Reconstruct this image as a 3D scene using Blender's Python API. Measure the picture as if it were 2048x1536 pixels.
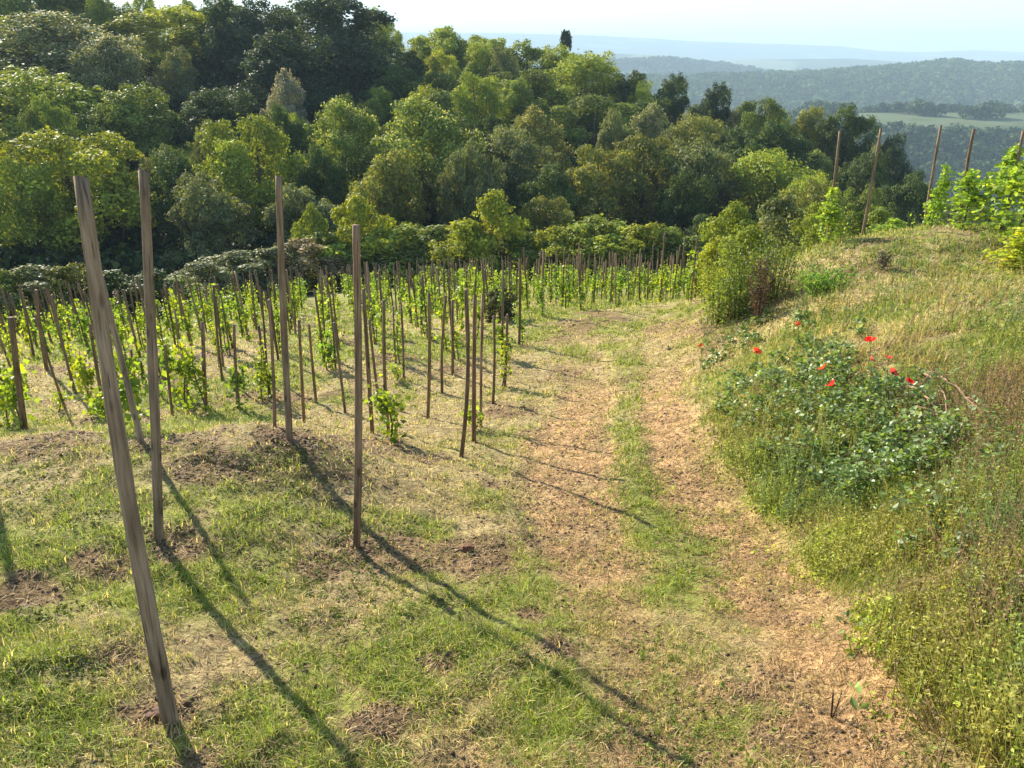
import bpy, math, random
import numpy as np
from math import radians as R, sin, cos, tan, atan, pi

S = bpy.context.scene
for o in list(bpy.data.objects):
    bpy.data.objects.remove(o)
C = S.collection

# ------------------------------------------------------------------ camera, sky, sun, exposure
F = 1547.0                       # focal length in pixels of the 2048 wide photograph
TH = R(22.57)                    # camera looks down by this much
EYE = 2.0
cam_d = bpy.data.cameras.new('camera')
cam_d.sensor_width = 36.0
cam_d.lens = 36.0 * F / 2048.0
cam_d.clip_start = 0.05
cam_d.clip_end = 40000
cam = bpy.data.objects.new('camera', cam_d)
cam.location = (0, 0, EYE)
cam.rotation_euler = (pi / 2 - TH, 0, 0)
C.objects.link(cam)
S.camera = cam

SUN_EL, SUN_AZ = R(27), R(-37)   # azimuth from +Y, negative = to the left
sd = bpy.data.lights.new('sun', 'SUN')
sd.energy = 5.0
sd.angle = R(0.55)
sd.color = (1.0, 0.91, 0.76)
sun = bpy.data.objects.new('sun', sd)
sun.rotation_euler = (pi / 2 - SUN_EL, 0, pi - SUN_AZ)   # fixed below by direction
import mathutils
to_sun = mathutils.Vector((sin(SUN_AZ) * cos(SUN_EL), cos(SUN_AZ) * cos(SUN_EL), sin(SUN_EL)))
sun.rotation_euler = to_sun.to_track_quat('Z', 'Y').to_euler()
sun.location = to_sun * 60
C.objects.link(sun)

W = bpy.data.worlds.new('World')
S.world = W
W.use_nodes = True
nt = W.node_tree
bg = nt.nodes['Background']
sky = nt.nodes.new('ShaderNodeTexSky')
sky.sky_type = 'NISHITA'
sky.sun_disc = False
sky.sun_elevation = SUN_EL
sky.sun_rotation = SUN_AZ
sky.altitude = 300
sky.air_density = 1.0
sky.dust_density = 0.3
sky.ozone_density = 1.5
nt.links.new(sky.outputs[0], bg.inputs[0])
bg.inputs[1].default_value = 0.10
S.view_settings.view_transform = 'Standard'
S.view_settings.look = 'None'
S.view_settings.exposure = 1.45
S.view_settings.gamma = 1.0
S.cycles.max_bounces = 6
S.cycles.diffuse_bounces = 3
S.cycles.transmission_bounces = 4
S.cycles.transparent_max_bounces = 8
S.cycles.volume_bounces = 0
S.cycles.use_denoising = True

rng = np.random.default_rng(7)
random.seed(7)

# ------------------------------------------------------------------ numeric helpers
_perm = np.random.default_rng(3).random((256, 256))
def vnoise(x, y):
    xi = np.floor(x).astype(int); yi = np.floor(y).astype(int)
    fx = x - xi; fy = y - yi
    fx = fx * fx * (3 - 2 * fx); fy = fy * fy * (3 - 2 * fy)
    a = _perm[xi & 255, yi & 255]; b = _perm[(xi + 1) & 255, yi & 255]
    c = _perm[xi & 255, (yi + 1) & 255]; d = _perm[(xi + 1) & 255, (yi + 1) & 255]
    return (a * (1 - fx) + b * fx) * (1 - fy) + (c * (1 - fx) + d * fx) * fy
def fbm(x, y, s, o=4):
    t = 0; a = 1.0; n = 0
    for k in range(o):
        t = t + a * vnoise(x / s * 2 ** k + 17.3 * k, y / s * 2 ** k + 5.1 * k); n += a; a *= .5
    return t / n
def sm(a, b, x):
    t = np.clip((x - a) / (b - a), 0, 1)
    return t * t * (3 - 2 * t)

def ray(px, py):
    u = (np.asarray(px, float) - 1024) / F; v = (768 - np.asarray(py, float)) / F
    return u, cos(TH) + v * sin(TH), -sin(TH) + v * cos(TH)
def pt(px, py, Y):
    u, b, c = ray(px, py)
    t = Y / b
    return u * t, Y, EYE + c * t

def tps_fit(P, z, lam=1e-3):
    P = np.array(P, float); z = np.array(z, float); n = len(P)
    d = np.linalg.norm(P[:, None] - P[None], axis=2)
    K = np.where(d > 0, d * d * np.log(d + 1e-12), 0) + lam * np.eye(n)
    A = np.zeros((n + 3, n + 3)); A[:n, :n] = K
    A[:n, n] = 1; A[:n, n + 1:] = P; A[n, :n] = 1; A[n + 1:, :n] = P.T
    w = np.linalg.solve(A, np.concatenate([z, np.zeros(3)]))
    def f(x, y):
        x = np.asarray(x, float); y = np.asarray(y, float)
        out = w[n] + w[n + 1] * x + w[n + 2] * y
        for i in range(n):
            r2 = (x - P[i, 0]) ** 2 + (y - P[i, 1]) ** 2
            out = out + w[i] * 0.5 * r2 * np.log(r2 + 1e-12)
        return out
    return f

# ---- the near ground, from spots in the photo with their distance (px, py, Y)
near_px = [(345,1445,2.2),(318,1080,3.66),(580,885,5.4),(712,1090,4.1),(920,912,6.6),(60,1000,4.2),(40,1300,2.6),
 (250,890,5.6),(60,885,5.7),(40,862,8.9),(300,850,8.6),(600,842,9.2),(745,866,7.8),
 (1300,1500,2.08),(1300,1200,3.43),(1250,1000,5.2),(1250,780,9.7),(1250,700,12.6),(1250,622,16.6),(1000,1500,2.1),
 (1100,900,6.8),(1450,950,5.6),(1560,1060,4.5),(1700,1200,3.2),(1900,1450,2.0),(2040,1500,1.75),
 (2040,900,4.0),(1900,1000,3.9),(1700,950,5.0),(2040,1200,2.3),(1800,700,7.0),(1500,700,10.4),(1640,600,10.3),(2040,540,10.7),
 (1725,472,14.0),(1850,455,14.5),(2040,462,14.5),(1560,548,13.0),(1610,500,13.8),(1400,640,14.5),(1820,560,10.6)]
Pn = []; zn = []
for a, b, Y in near_px:
    x, y, z = pt(a, b, Y); Pn.append((x, y)); zn.append(float(z))
for x, y, H in [(-6,0,2.6),(6,0,1.6),(0,0,2.0),(0,-6,1.9),(-8,-6,2.5),(8,-6,1.4),(-13,5,4.0),(12,6,1.9),(16,14,2.4),(28,14,2.2),
                (8,19,5.4),(14,20,4.2),(20,24,6),(30,24,6),(-14,10,4.6),(-12,16,6.0),(-8,12,4.85),(-2,12,4.7),(-15,22,7.7),(-5,20,6.5),(-20,33,10.6),
                (-8,30,9.0),(2,30,8.7),(5,24,7.0),(0,38,10.4),(-22,42,12),(15,35,10),(30,38,11),(-35,30,10.2),(-35,45,11),(10,45,12),(30,48,14),
                (-5,48,12.4),(-30,10,4.6),(-30,-10,4),(30,-10,1.2)]:
    Pn.append((x, y)); zn.append(EYE - H)
f_near = tps_fit(Pn, zn, .02)
# ---- the wooded hill across the gully (x, Y, z)
mid = [(-60,40,-9),(-30,50,-11.5),(-10,50,-12),(10,50,-12.5),(30,50,-14),(60,50,-16),(-60,62,-9),(-35,62,-10.5),(-10,62,-11),(10,62,-11.5),(30,62,-14),(50,62,-18),
 (-60,78,-6),(-40,78,-6.5),(-15,78,-8),(5,78,-8.5),(20,78,-10.5),(35,78,-13.5),(50,78,-19),
 (-70,95,-1.5),(-45,95,-2),(-20,95,-3.5),(0,95,-5),(10,95,-7),(22,95,-9.5),(38,95,-14),(55,95,-22),
 (-75,115,2),(-45,115,1.5),(-20,115,-.5),(-5,115,-3.5),(10,115,-7.5),(25,115,-12),(45,115,-20),(60,115,-28),
 (-80,150,2),(-30,150,-6),(0,150,-15),(40,150,-28),(-120,100,2),(-120,50,-6),(100,90,-34),(100,50,-26),
 (-100,200,-20),(0,200,-42),(100,200,-55)]
f_mid = tps_fit([m[:2] for m in mid], [m[2] for m in mid], .5)

def skyz(px, py, D):
    a = math.atan((768 - py) / F) - TH
    return EYE + D * math.tan(a)
def prof(pts, D):
    """ridge line given as (px, py) at distance D -> function of the bearing u=x/Y"""
    us = []; zs = []
    for px, py in pts:
        u, b, c = ray(px, py); us.append(float(u / b)); zs.append(float(EYE + D * c / b))
    return lambda u: np.interp(u, us, zs)
r_b = prof([(-200,190),(1000,190),(1250,168),(1380,166),(1500,160),(1620,155),(1700,150),(1780,143),(1850,139),(1910,134),(1960,143),(2048,138),(2300,130),(2900,150)], 1500)
r_b2 = prof([(-200,150),(1100,140),(1230,132),(1330,130),(1440,138),(1520,152),(1700,175),(2048,180),(2900,180)], 2300)
r_c = prof([(-200,130),(1150,112),(1240,107),(1330,112),(1400,122),(1560,119),(1700,117),(1800,122),(1900,120),(2048,121),(2900,118)], 3800)
r_d = prof([(-200,60),(1000,66),(1180,70),(1280,75),(1400,82),(1560,87),(1680,92),(1760,101),(1850,104),(1950,101),(2048,106),(2900,100)], 7400)
def f_far(x, y):
    u = x / np.maximum(y, 1)
    z = np.full(np.shape(x), -125.0) + 10 * fbm(x, y, 300)
    def ridge(z, f, D, wf, wb, amp, ns):
        top = f(u) + amp * (fbm(x, y, ns) - .5)
        k = np.where(y < D, np.exp(-((y - D) / wf) ** 2), np.exp(-((y - D) / wb) ** 2))
        return np.maximum(z, z + (top - z) * k)
    # spur with the open field on its flat top
    fl = np.interp(y, [380, 480, 540, 575, 665, 700, 760, 850], [-115, -66, -48, -39.8, -36.2, -46, -70, -110])
    k = sm(.22, .38, u + .05 * (fbm(x, y, 90) - .5)) * (y > 380) * (y < 850)
    z = z + np.maximum(fl - z, 0) * k
    z = ridge(z, r_b, 1500, 420, 250, 14, 160)
    z = ridge(z, r_b2, 2300, 350, 400, 16, 300)
    z = ridge(z, r_c, 3800, 500, 700, 16, 500)
    z = ridge(z, r_d, 7400, 1500, 900, 20, 1500)
    return z
# ---- cache the near and mid height on a grid
GX = np.arange(-150, 150.01, .25); GY = np.arange(-14, 260.01, .25)
gx, gy = np.meshgrid(GX, GY, indexing='ij')
n_h = f_near(gx[:, :300], gy[:, :300])
n_full = np.concatenate([n_h, np.repeat(n_h[:, -1:], gx.shape[1] - 300, 1)], 1)
# coarse evaluation of mid, then bilinear up
mx, my = np.meshgrid(np.arange(-150, 151, 2.), np.arange(-14, 263, 2.), indexing='ij')
mh = f_mid(mx, my)
def bil(G, x0, y0, d, x, y):
    fx = np.clip((x - x0) / d, 0, G.shape[0] - 1.001); fy = np.clip((y - y0) / d, 0, G.shape[1] - 1.001)
    i = fx.astype(int); j = fy.astype(int); a = fx - i; b = fy - j
    return (G[i, j] * (1 - a) + G[i + 1, j] * a) * (1 - b) + (G[i, j + 1] * (1 - a) + G[i + 1, j + 1] * a) * b
m_full = bil(mh, -150, -14, 2., gx, gy)
k = sm(40, 50, gy + 0 * gx)
HM = n_full * (1 - k) + m_full * k
# steepen the bank just past the terrace lip is already in the spots; small soil heaps on the terrace
def heap(px, py, Y, h, r):
    global HM
    x, y, z = pt(px, py, Y)
    HM += h * np.exp(-(((gx - x) ** 2 + (gy - y) ** 2) / r ** 2))
def hmac(x, y):
    x = np.asarray(x, float); y = np.asarray(y, float)
    z = bil(HM, -150, -14, .25, x, y)
    kk = sm(150, 240, y)
    if np.any(kk > 0) or np.any(np.abs(x) > 120):
        kx = np.maximum(kk, sm(110, 148, np.abs(x)) * sm(60, 140, y))
        z = z * (1 - kx) + f_far(x, y) * kx
    return z

def hit(px, py, y0=1.0, y1=130.0, n=260):
    """where the line of sight through a photo pixel meets the ground"""
    px = np.atleast_1d(np.asarray(px, float)); py = np.atleast_1d(np.asarray(py, float))
    if len(px) > 4000:
        q = [hit(px[i:i + 4000], py[i:i + 4000], y0, y1, n) for i in range(0, len(px), 4000)]
        return tuple(np.concatenate([a_[k] for a_ in q]) for k in range(3))
    u, b, c = ray(px, py)
    u = np.atleast_1d(u); b = np.atleast_1d(b); c = np.atleast_1d(c)
    Ys = np.geomspace(y0, y1, n)
    X = (u / b)[:, None] * Ys; Z = EYE + (c / b)[:, None] * Ys
    H = hmac(X, np.broadcast_to(Ys, X.shape))
    below = Z <= H
    i = np.argmax(below, 1); ok = below.any(1); i = np.clip(i, 1, n - 1)
    r = np.arange(len(i))
    d0 = Z[r, i - 1] - H[r, i - 1]; d1 = Z[r, i] - H[r, i]
    t = np.clip(d0 / (d0 - d1 + 1e-9), 0, 1)
    Y = Ys[i - 1] * (1 - t) + Ys[i] * t
    return (u / b) * Y, Y, ok

# ---- the track: edges of both wheel ruts in world space
def edge(pts):
    X, Y, ok = hit(np.array([p[0] for p in pts]), np.array([p[1] for p in pts]))
    o = np.argsort(Y); Y = Y[o]; X = X[o]
    # extend towards and behind the camera
    s = (X[1] - X[0]) / (Y[1] - Y[0])
    Y = np.concatenate([[-12], Y]); X = np.concatenate([[X[0] + min(max(s, -1.2), .3) * (-12 - Y[1]) * .4], X])
    return lambda y: np.interp(y, Y, X)
e_ll = edge([(1075,640),(1110,700),(1130,775),(1062,900),(1035,1000),(1075,1100),(1115,1200),(1190,1350),(1280,1520)])
e_lr = edge([(1200,640),(1215,700),(1225,775),(1225,900),(1222,1000),(1262,1060),(1290,1200),(1400,1350),(1500,1520)])
e_rl = edge([(1290,640),(1285,700),(1282,775),(1292,900),(1300,1000),(1390,1080),(1440,1180),(1520,1300),(1600,1500)])
e_rr = edge([(1395,640),(1385,700),(1375,780),(1422,900),(1490,1000),(1590,1090),(1690,1190),(1800,1320),(1930,1500)])

SPOTS = []
for px_, py_, r_ in [(930,1110,.16),(1000,965,.2),(760,1445,.15),(600,905,.32),(640,1140,.2),(350,1110,.17),(120,925,.42),(40,1190,.25),(330,1420,.16),(60,930,.3),
                     (1560,1225,.16),(1520,1195,.12),(1690,1440,.2),(1580,1480,.17),(1050,945,.16),(430,945,.3),(250,1330,.13),
                     (870,1330,.1),(1120,1300,.1),(210,1130,.2),(1060,1230,.1),(1480,1380,.12),(1240,1390,.1)]:
    X_, Y_, ok_ = hit(px_, py_); SPOTS.append((float(X_[0]), float(Y_[0]), r_))
def micro(x, y):
    a = 1 - sm(30, 60, np.abs(y))
    z = .10 * (fbm(x, y, 1.6, 3) - .5) + .07 * (fbm(x + 9, y, .45, 3) - .5) + .06 * (fbm(x, y + 4, .14, 3) - .5) * (1 - sm(8, 14, y))
    on = sm(-.15, .1, x - e_ll(y)) * (1 - sm(-.1, .15, x - e_rr(y))) * (1 - sm(15, 18, y))
    z = z * (1 - .45 * on)
    rut = (sm(-.1, .1, x - e_ll(y)) * (1 - sm(-.1, .1, x - e_lr(y))) + sm(-.1, .1, x - e_rl(y)) * (1 - sm(-.1, .1, x - e_rr(y)))) * (1 - sm(12, 15, y))
    return z * a - .035 * rut
heap(585, 890, 5.35, .13, .5); heap(60, 930, 5.1, .14, .9); heap(420, 930, 5.0, .08, .7); heap(640, 1130, 4.0, .09, .5)
heap(200, 1380, 2.6, .06, .4)
def hz(x, y):
    return hmac(x, y) + micro(np.asarray(x, float), np.asarray(y, float))

def masks(x, y):
    """green 0..1, bare rut 0..1, brown soil 0..1 (real patches of growth)"""
    j = .5 * (fbm(x * 1.3, y, .5, 4) - .5)
    g = fbm(x, y, 1.3, 4); g2 = fbm(x + 31, y + 7, .35, 3); g3 = fbm(x + 5, y - 77, 3.5, 3)
    green = np.clip(.5 + 3.0 * (g - .5) + 2.4 * (g2 - .5) + 2.2 * (g3 - .5) + .12, 0, 1)
    near = 1 - sm(14.5, 17.5, y)
    rl = sm(-.14, .14, x + j - e_ll(y)) * (1 - sm(-.14, .14, x + j - e_lr(y)))
    rr = sm(-.14, .14, x + j - e_rl(y)) * (1 - sm(-.14, .14, x + j - e_rr(y)))
    fade = sm(3.0, 4.6, y)
    rl = rl * (.6 + .4 * fade)
    rut = np.clip(np.maximum(rl, rr) * np.clip(.8 + 1.5 * (fbm(x, y, .5, 3) - .25), 0, 1) * (1 - .75 * sm(9.2, 11.5, y)), 0, 1) * near
    rut = rut * np.clip(.9 + 1.6 * (g2 - .42), 0, 1)
    soil = sm(.57, .68, fbm(x - 12, y + 40, 1.1, 4)) * (1 - rut)
    mid_s = .7 * sm(-.1, .1, x - e_lr(y)) * (1 - sm(-.1, .1, x - e_rl(y))) * near * sm(3.2, 4, y)
    green = np.clip(green + .55 * mid_s, 0, 1)
    for sx_, sy_, sr_ in SPOTS:
        dd = np.sqrt((x - sx_) ** 2 + (y - sy_) ** 2) / sr_ + 1.1 * (fbm(x + 3, y, .18, 3) - .5)
        soil = np.maximum(soil, 1 - sm(.55, 1.0, dd))
    green = green * (1 - .8 * soil)
    # raked earth along the terrace lip
    lip = np.exp(-((y - 5.05 - .25 * np.sin(x * 1.3)) / .42) ** 2) * (1 - sm(-1.2, -.6, x)) 
    soil = np.clip(soil + .8 * lip * (fbm(x, y, .5) > .42), 0, 1)
    return green, rut, soil

# ------------------------------------------------------------------ materials
def new_mat(name):
    m = bpy.data.materials.new(name); m.use_nodes = True
    n = m.node_tree; n.nodes.clear()
    out = n.nodes.new('ShaderNodeOutputMaterial')
    return m, n, out
def N(n, t, **kw):
    a = n.nodes.new(t)
    for k_, v in kw.items():
        if k_.startswith('i_'):
            a.inputs[k_[2:].replace('_', ' ')].default_value = v
        else:
            setattr(a, k_, v)
    return a
def leaf_mat(name, trans=.42, rough=.45, spec=.35, warm=(1.35, 1.25, .45)):
    m, n, out = new_mat(name)
    oi = N(n, 'ShaderNodeObjectInfo'); at = N(n, 'ShaderNodeAttribute', attribute_name='tint')
    mul = N(n, 'ShaderNodeMixRGB', blend_type='MULTIPLY'); mul.inputs[0].default_value = 1
    n.links.new(oi.outputs['Color'], mul.inputs[1]); n.links.new(at.outputs['Color'], mul.inputs[2])
    pr = N(n, 'ShaderNodeBsdfPrincipled'); pr.inputs['Roughness'].default_value = rough
    pr.inputs['Specular IOR Level'].default_value = spec
    tr = N(n, 'ShaderNodeBsdfTranslucent')
    w = N(n, 'ShaderNodeMixRGB', blend_type='MULTIPLY'); w.inputs[0].default_value = 1; w.inputs[2].default_value = (*warm, 1)
    n.links.new(mul.outputs[0], w.inputs[1])
    mx_ = N(n, 'ShaderNodeMixShader'); mx_.inputs[0].default_value = trans
    n.links.new(mul.outputs[0], pr.inputs['Base Color']); n.links.new(w.outputs[0], tr.inputs['Color'])
    n.links.new(pr.outputs[0], mx_.inputs[1]); n.links.new(tr.outputs[0], mx_.inputs[2]); n.links.new(mx_.outputs[0], out.inputs[0])
    return m
M_leaf = leaf_mat('tree_leaf', .30, .6, .15, (1.4, 1.25, .4))
M_vine = leaf_mat('vine_leaf', .5, .5, .2)
M_grass = leaf_mat('grass_blade', .4, .6, .2, (1.2, 1.15, .6))
M_bramble = leaf_mat('bramble_leaf', .38, .42, .4)
M_petal = leaf_mat('poppy_petal', .5, .6, .1, (1.3, .8, .8))
M_dist = leaf_mat('distant_leaf', .15, .8, .05)

def wood_mat(name, c1, c2, c3, bump=.4):
    m, n, out = new_mat(name)
    tc = N(n, 'ShaderNodeTexCoord'); mp = N(n, 'ShaderNodeMapping'); mp.inputs['Scale'].default_value = (38, 38, 2.2)
    oi = N(n, 'ShaderNodeObjectInfo')
    ad = N(n, 'ShaderNodeVectorMath', operation='ADD'); n.links.new(tc.outputs['Object'], ad.inputs[0])
    ml = N(n, 'ShaderNodeMath', operation='MULTIPLY'); ml.inputs[1].default_value = 40; n.links.new(oi.outputs['Random'], ml.inputs[0])
    cb = N(n, 'ShaderNodeCombineXYZ'); n.links.new(ml.outputs[0], cb.inputs[0]); n.links.new(ml.outputs[0], cb.inputs[2])
    n.links.new(cb.outputs[0], ad.inputs[1]); n.links.new(ad.outputs[0], mp.inputs[0])
    no = N(n, 'ShaderNodeTexNoise'); no.inputs['Scale'].default_value = 1.6; no.inputs['Detail'].default_value = 6; no.inputs['Roughness'].default_value = .65
    n.links.new(mp.outputs[0], no.inputs['Vector'])
    cr = N(n, 'ShaderNodeValToRGB'); e = cr.color_ramp.elements
    e[0].position = .28; e[0].color = (*c1, 1); e[1].position = .72; e[1].color = (*c3, 1)
    x_ = cr.color_ramp.elements.new(.5); x_.color = (*c2, 1)
    n.links.new(no.outputs[0], cr.inputs[0])
    bigm = N(n, 'ShaderNodeTexNoise'); bigm.inputs['Scale'].default_value = 3.0; bigm.inputs['Detail'].default_value = 3; n.links.new(ad.outputs[0], bigm.inputs['Vector'])
    mm = N(n, 'ShaderNodeMapRange'); mm.inputs[1].default_value = .3; mm.inputs[2].default_value = .7; mm.inputs[3].default_value = .68; mm.inputs[4].default_value = 1.25
    n.links.new(bigm.outputs[0], mm.inputs[0])
    mu = N(n, 'ShaderNodeMixRGB', blend_type='MULTIPLY'); mu.inputs[0].default_value = 1
    n.links.new(cr.outputs[0], mu.inputs[1]); n.links.new(mm.outputs[0], mu.inputs[2])
    m2 = N(n, 'ShaderNodeMixRGB', blend_type='MULTIPLY'); m2.inputs[0].default_value = 1
    n.links.new(mu.outputs[0], m2.inputs[1]); n.links.new(oi.outputs['Color'], m2.inputs[2])
    mp2 = N(n, 'ShaderNodeMapping'); mp2.inputs['Scale'].default_value = (60, 60, 1.1); n.links.new(ad.outputs[0], mp2.inputs[0])
    ck = N(n, 'ShaderNodeTexNoise'); ck.inputs['Scale'].default_value = 1.3; ck.inputs['Detail'].default_value = 4; n.links.new(mp2.outputs[0], ck.inputs['Vector'])
    kn = N(n, 'ShaderNodeTexVoronoi'); kn.inputs['Scale'].default_value = 1.0
    mp3 = N(n, 'ShaderNodeMapping'); mp3.inputs['Scale'].default_value = (14, 14, 5); n.links.new(ad.outputs[0], mp3.inputs[0]); n.links.new(mp3.outputs[0], kn.inputs['Vector'])
    r_k = N(n, 'ShaderNodeMapRange'); r_k.inputs[1].default_value = .10; r_k.inputs[2].default_value = .2; r_k.inputs[3].default_value = .4; r_k.inputs[4].default_value = 1; n.links.new(kn.outputs['Distance'], r_k.inputs[0])
    r_c = N(n, 'ShaderNodeMapRange'); r_c.inputs[1].default_value = .62; r_c.inputs[2].default_value = .67; r_c.inputs[3].default_value = 1; r_c.inputs[4].default_value = .32; n.links.new(ck.outputs[0], r_c.inputs[0])
    mk = N(n, 'ShaderNodeMath', operation='MULTIPLY'); n.links.new(r_k.outputs[0], mk.inputs[0]); n.links.new(r_c.outputs[0], mk.inputs[1])
    m3 = N(n, 'ShaderNodeMixRGB', blend_type='MULTIPLY'); m3.inputs[0].default_value = 1; n.links.new(m2.outputs[0], m3.inputs[1]); n.links.new(mk.outputs[0], m3.inputs[2]); m2 = m3
    pr = N(n, 'ShaderNodeBsdfPrincipled'); pr.inputs['Roughness'].default_value = .85; pr.inputs['Specular IOR Level'].default_value = .2
    n.links.new(m2.outputs[0], pr.inputs['Base Color'])
    bp = N(n, 'ShaderNodeBump'); bp.inputs['Strength'].default_value = bump; bp.inputs['Distance'].default_value = .004
    n.links.new(no.outputs[0], bp.inputs['Height']); n.links.new(bp.outputs[0], pr.inputs['Normal'])
    n.links.new(pr.outputs[0], out.inputs[0])
    return m
M_wood = wood_mat('weathered_stake_wood', (.10, .07, .045), (.235, .175, .12), (.37, .295, .22), .8)
M_bark = wood_mat('bark', (.05, .035, .025), (.11, .085, .06), (.17, .14, .10), 1)
M_dry = wood_mat('dry_stem', (.16, .10, .06), (.27, .18, .11), (.38, .28, .18), .3)

def ground_mat():
    m, n, out = new_mat('ground_soil_and_grass')
    tc = N(n, 'ShaderNodeTexCoord'); at = N(n, 'ShaderNodeAttribute', attribute_name='Col')
    n1 = N(n, 'ShaderNodeTexNoise'); n1.inputs['Scale'].default_value = 34; n1.inputs['Detail'].default_value = 8; n1.inputs['Roughness'].default_value = .75
    n2 = N(n, 'ShaderNodeTexNoise'); n2.inputs['Scale'].default_value = 7; n2.inputs['Detail'].default_value = 8; n2.inputs['Roughness'].default_value = .7
    n3 = N(n, 'ShaderNodeTexVoronoi'); n3.inputs['Scale'].default_value = 60
    for q in (n1, n2, n3): n.links.new(tc.outputs['Object'], q.inputs['Vector'])
    r1 = N(n, 'ShaderNodeMapRange'); r1.inputs[1].default_value = .3; r1.inputs[2].default_value = .7; r1.inputs[3].default_value = .12; r1.inputs[4].default_value = 1.8
    r2 = N(n, 'ShaderNodeMapRange'); r2.inputs[1].default_value = .3; r2.inputs[2].default_value = .7; r2.inputs[3].default_value = .55; r2.inputs[4].default_value = 1.4
    n.links.new(n1.outputs[0], r1.inputs[0]); n.links.new(n2.outputs[0], r2.inputs[0])
    a = N(n, 'ShaderNodeMath', operation='MULTIPLY'); n.links.new(r1.outputs[0], a.inputs[0]); n.links.new(r2.outputs[0], a.inputs[1])
    mu = N(n, 'ShaderNodeMixRGB', blend_type='MULTIPLY'); mu.inputs[0].default_value = 1
    n.links.new(at.outputs['Color'], mu.inputs[1]); n.links.new(a.outputs[0], mu.inputs[2])
    pr = N(n, 'ShaderNodeBsdfPrincipled'); pr.inputs['Roughness'].default_value = .95; pr.inputs['Specular IOR Level'].default_value = .1
    n.links.new(mu.outputs[0], pr.inputs['Base Color'])
    b1 = N(n, 'ShaderNodeBump'); b1.inputs['Strength'].default_value = .9; b1.inputs['Distance'].default_value = .03
    sc = N(n, 'ShaderNodeMath', operation='ADD'); n.links.new(n1.outputs[0], sc.inputs[0]); n.links.new(n2.outputs[0], sc.inputs[1])
    n.links.new(sc.outputs[0], b1.inputs['Height']); n.links.new(b1.outputs[0], pr.inputs['Normal'])
    n.links.new(pr.outputs[0], out.inputs[0])
    return m
M_ground = ground_mat()
def stone_mat():
    m, n, out = new_mat('stone')
    tc = N(n, 'ShaderNodeTexCoord'); n1 = N(n, 'ShaderNodeTexNoise'); n1.inputs['Scale'].default_value = 25; n1.inputs['Detail'].default_value = 6
    n.links.new(tc.outputs['Object'], n1.inputs['Vector'])
    cr = N(n, 'ShaderNodeValToRGB'); cr.color_ramp.elements[0].color = (.05, .04, .035, 1); cr.color_ramp.elements[1].color = (.25, .2, .16, 1)
    oi = N(n, 'ShaderNodeObjectInfo'); mu = N(n, 'ShaderNodeMixRGB', blend_type='MULTIPLY'); mu.inputs[0].default_value = 1
    n.links.new(n1.outputs[0], cr.inputs[0]); n.links.new(cr.outputs[0], mu.inputs[1]); n.links.new(oi.outputs['Color'], mu.inputs[2])
    pr = N(n, 'ShaderNodeBsdfPrincipled'); pr.inputs['Roughness'].default_value = .9
    n.links.new(mu.outputs[0], pr.inputs['Base Color']); n.links.new(pr.outputs[0], out.inputs[0])
    return m
M_stone = stone_mat()

# ------------------------------------------------------------------ mesh helpers
def np_mesh(name, V, Fs, mat, tint=None, attr='tint', smooth=False):
    """V (n,3); Fs list of (m,k) index arrays; tint (n,3) per vertex"""
    me = bpy.data.meshes.new(name)
    V = np.ascontiguousarray(V, np.float32)
    me.vertices.add(len(V)); me.vertices.foreach_set('co', V.ravel())
    Fs = [f for f in Fs if len(f)]
    loops = np.concatenate([f.ravel() for f in Fs]).astype(np.int32)
    tot = np.concatenate([np.full(len(f), f.shape[1]) for f in Fs]).astype(np.int32)
    st = np.concatenate([[0], np.cumsum(tot)[:-1]]).astype(np.int32)
    me.loops.add(len(loops)); me.loops.foreach_set('vertex_index', loops)
    me.polygons.add(len(tot)); me.polygons.foreach_set('loop_start', st); me.polygons.foreach_set('loop_total', tot)
    if smooth:
        me.polygons.foreach_set('use_smooth', np.ones(len(tot), bool))
    me.update(calc_edges=True)
    if tint is None:
        tint = np.ones((len(V), 3))
    ca = me.color_attributes.new(attr, 'FLOAT_COLOR', 'POINT')
    ca.data.foreach_set('color', np.concatenate([tint, np.ones((len(V), 1))], 1).astype(np.float32).ravel())
    me.materials.append(mat)
    me.validate()
    return me
def link(name, data, parent=None, loc=None, color=None):
    o = bpy.data.objects.new(name, data); C.objects.link(o)
    if parent: o.parent = parent
    if loc is not None: o.location = loc
    if color is not None: o.color = (*color, 1)
    return o
def tag(o, label, cat, group=None, kind=None):
    if label: o['label'] = label
    if cat: o['category'] = cat
    if group: o['group'] = group
    if kind: o['kind'] = kind
    return o
def tube(P, r, n=7, wob=0, cap=True):
    P = np.array(P, float); m = len(P); r = np.broadcast_to(np.asarray(r, float), (m,))
    T = np.gradient(P, axis=0); T /= np.linalg.norm(T, axis=1)[:, None] + 1e-9
    a = np.array([1., 0, 0]) if abs(T[0, 0]) < .8 else np.array([0, 1., 0])
    U = np.cross(T, a); U /= np.linalg.norm(U, axis=1)[:, None]; Wv = np.cross(T, U)
    th = np.arange(n) * 2 * pi / n
    rr = r[:, None] * (1 + wob * (np.random.default_rng(m * n).random((m, n)) - .5))
    V = P[:, None] + rr[..., None] * (np.cos(th)[None, :, None] * U[:, None] + np.sin(th)[None, :, None] * Wv[:, None])
    V = V.reshape(-1, 3)
    i = np.arange(m - 1)[:, None] * n + np.arange(n)[None]
    j = np.arange(m - 1)[:, None] * n + (np.arange(n)[None] + 1) % n
    Fq = np.stack([i, j, j + n, i + n], -1).reshape(-1, 4)
    fs = [Fq]
    if cap:
        fs.append(np.arange(n)[None] + (m - 1) * n)
        fs.append(np.arange(n)[None, ::-1])
    return V, fs
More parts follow.
